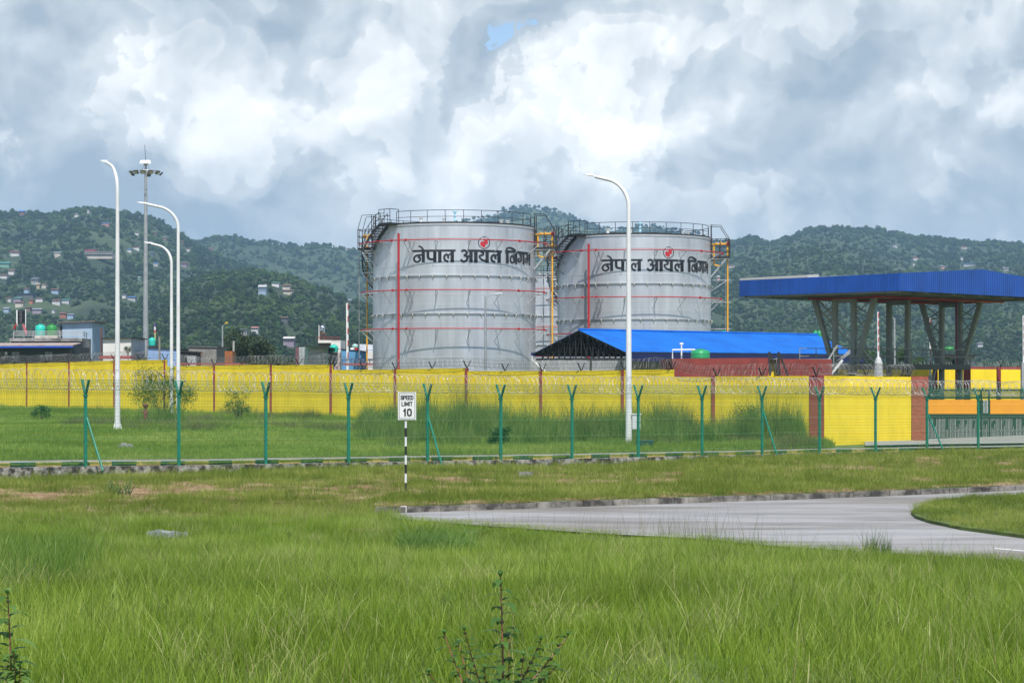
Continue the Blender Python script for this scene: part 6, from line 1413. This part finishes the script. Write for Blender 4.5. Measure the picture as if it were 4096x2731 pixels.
while d<62:
    st=step if d<30 else .30; half=.256*d+1.2; x=-half*1.1-3.2
    while x<half*1.1+3.2:
        xx=x+rg.uniform(-.5,.5)*st; dd=d+rg.uniform(-.5,.5)*st; p=xx/dd*F+2048; x+=st
        if dd>dkerb(p)+.2 and p>1500: continue
        if on_road(p,dd) and not in_island(p,dd): continue
        if p<1560 and dd>50: continue
        isl=in_island(p,dd); nz=noise.noise((xx*.35,dd*.35,3)); n2=noise.noise((xx*.9,dd*.9,8))
        tall=1+.35*nz+.25*n2
        if isl: put(p,dd,CZ-3.13,.75,8+rg.randrange(5),LA,.8); continue
        edge=dnear(p)-dd if p>1600 else 9
        if edge<5: tall*=lerp(.38,1,max(0,edge)/5)
        if p<1560 and dd>44: 
            if rg.random()<.35: put(p,dd,G(p,dd),.9,13+rg.randrange(5),LA,1); continue
            put(p,dd,G(p,dd),.9,8+rg.randrange(5),LA,tall); continue
        if n2>.52 and nz>.1: put(p,dd,G(p,dd)+.06,.8,13+rg.randrange(5),LA); 
        if noise.noise((xx*.7,dd*.35,19))>.30: tall*=.62
        if 555<p<765 and 36<dd<39.4: tall*=.5
        q_=rg.random()
        if q_<.010 and dd>15 and edge>3: put(p,dd,G(p,dd)+.06,rg.uniform(.45,.8),18+rg.randrange(2),LA,1)
        elif q_<.035: put(p,dd,G(p,dd),rg.uniform(.7,1.0),20+rg.randrange(2),LA,1)
        if p<450 and 20<dd<37 and rg.random()<.22*(1-sst(150,450,p)): put(p,dd,G(p,dd),rg.uniform(.9,1.3),22+rg.randrange(2),LA,1.1); continue
        sc_=1.0 if dd>12 else .9
        put(p,dd,G(p,dd),sc_*rg.uniform(.8,1.15),rg.randrange(8),LA,tall*(.85 if dd<9 else 1))
    d+=st
o=scatter('meadow_grass',*LA,nk); tag(o,'tall green meadow grass filling the foreground','grass',kind='stuff')
# verge between kerb and fence
LB=([],[],[],[])
for _ in range(19500):
    p=rg.uniform(-950,4990); t=rg.random(); df=dfence(p)-.22; dk=dkerb(p)+.2 if p>1500 else 49.5; 
    dd=lerp(dk**-2,df**-2,t)**-.5 if False else lerp(dk,df,t); xx=(p-2048)/F*dd
    nz=.55*noise.noise((xx*.22,dd*.40,5))+.8*noise.noise((xx*.9,dd*1.1,15)); left=1 if p<1500 else 0
    band=math.exp(-((t-(.30 if left else .5))/.34)**2)
    s=nz*1.0+band*(.60 if left else .34)-(.03)
    if p>1500 and t<.04: 
        put(p,dd,G(p,dd)+.03,.8,(5 if rg.random()<.5 else 0)+rg.randrange(5),LB,1); continue
    if s>.30: put(p,dd,G(p,dd)+.01,rg.uniform(.8,1.2),5+rg.randrange(5),LB,1.2)
    else:
        k=rg.randrange(5) if rg.random()<.9 else 10+rg.randrange(3); put(p,dd,G(p,dd),rg.uniform(.8,1.2),k,LB,1+.3*nz)
    if t>.93 and rg.random()<.10: put(p,dd,G(p,dd),1,10+rg.randrange(3),LB,.8)
sv=gk(M_GR2,5,70,.30,.24,.010,.7); ss=gk(M_STR,5,70,.34,.40,.010,1.0,flat=1); sr=gk(M_GR2,3,34,.2,.50,.010,.45)
o=scatter('verge_grass',*LB,sv+ss+sr); tag(o,'rough verge grass with patches of dry straw below the fence','grass',kind='stuff')
# lawn behind the fence
LC=([],[],[],[])
for _ in range(27000):
    p=rg.uniform(-650,4300); df=dfence(p)+3.55; dw=dwall(p)-.15; 
    if p>3300: continue
    t=rg.random()**1.15; dd=lerp(df,dw,t); xx=(p-2048)/F*dd; nz=noise.noise((xx*.1,dd*.1,6)); n3=noise.noise((xx*.3,dd*.3,2))
    nearw=1+.8*sst(.75,1,t); tall=(.55+.35*nz+.25*n3)*nearw
    if p>1500: tall*=1.25
    brown=nz*.6+n3*.6>.28
    put(p,dd,G(p,dd),rg.uniform(.9,1.4),(6+rg.randrange(3)) if brown and rg.random()<.6 else rg.randrange(6),LC,max(.3,tall))
for _ in range(900):
    p=rg.uniform(-250,3600); dd=dfence(p)+rg.choice((1.1,1.3,1.45,3.4,3.6))+rg.uniform(-.12,.12); put(p,dd,fbase(p)-.05,rg.uniform(.3,.7),rg.randrange(6),LC,.45)
for _ in range(3600):
    p=rg.uniform(1450,3200); dd=lerp(dfence(p)+7,dwall(p)-.4,rg.random()**.7); xx=(p-2048)/F*dd; nz=noise.noise((xx*.25,dd*.25,31))
    if nz<.02+rg.uniform(-.1,.1): continue
    put(p,dd,G(p,dd)-.03,rg.uniform(.8,1.3),(9 if noise.noise((xx*.5,dd*.5,77))>-.1 else 11)+rg.randrange(2),LC,.72+nz*2.1)
LCk=gk(M_GRL,6,55,.36,.42,.013,.5)+gk(leafmat('seeding_grass',(.09,.095,.03),(.15,.15,.055),(.24,.22,.10),.3,nscale=.3),3,50,.3,.62,.010,.45)+gk(M_REED,2,60,.35,1.05,.015,.4,hvar=.5)+gk(M_REDB,2,60,.35,1.15,.014,.4,hvar=.5)
o=scatter('lawn_grass',*LC,LCk); tag(o,'long lawn grass between the fence and the yellow wall','grass',kind='stuff')
# thin seed stalks at the road edge
rg=random.Random(88); vs=[];fs=[];tn=[]
for _ in range(300):
    p=rg.choice((rg.gauss(2760,120),rg.uniform(1750,3900),rg.uniform(2300,3200))); dd=dnear(p)-rg.uniform(.1,2.2); x=(p-2048)/F*dd; v,f,t_=blades(1,.05,rg.uniform(.5,1.0),.006,rg,lean=.35,segs=4); z=G(p,dd); i=len(vs)
    vs+=[(a+x,b+dd,c_+z) for a,b,c_ in v]; fs+=[tuple(q+i for q in ff) for ff in f]; tn+=t_
o=np_mesh('seed_stalks',vs,fs,leafmat('stalks',(.08,.10,.04),(.14,.15,.07),(.22,.2,.12),.2,rand=False),tn,link=True); tag(o,'thin seed stalks standing along the grassy road edge','grass',kind='stuff')
# ---------------------------------------------------------------- haze
HD=.00015
m=MB(); m.hexa([(-2600,-60,-8),(2600,-60,-8),(2600,4700,-8),(-2600,4700,-8)],[(-2600,-60,330),(2600,-60,330),(2600,4700,330),(-2600,4700,330)])
hm=bpy.data.materials.new('haze_air'); hm.use_nodes=True; nt=hm.node_tree; nt.nodes.clear(); ou=nt.nodes.new('ShaderNodeOutputMaterial'); pv=nt.nodes.new('ShaderNodeVolumePrincipled'); pv.inputs['Density'].default_value=HD; pv.inputs['Color'].default_value=(.44,.72,1.0,1); pv.inputs['Anisotropy'].default_value=.0; nt.links.new(pv.outputs[0],ou.inputs['Volume'])
o=m.build('haze',hm); tag(o,kind='stuff'); o['label']='pale blue air haze in front of the hills'; o['category']='haze'
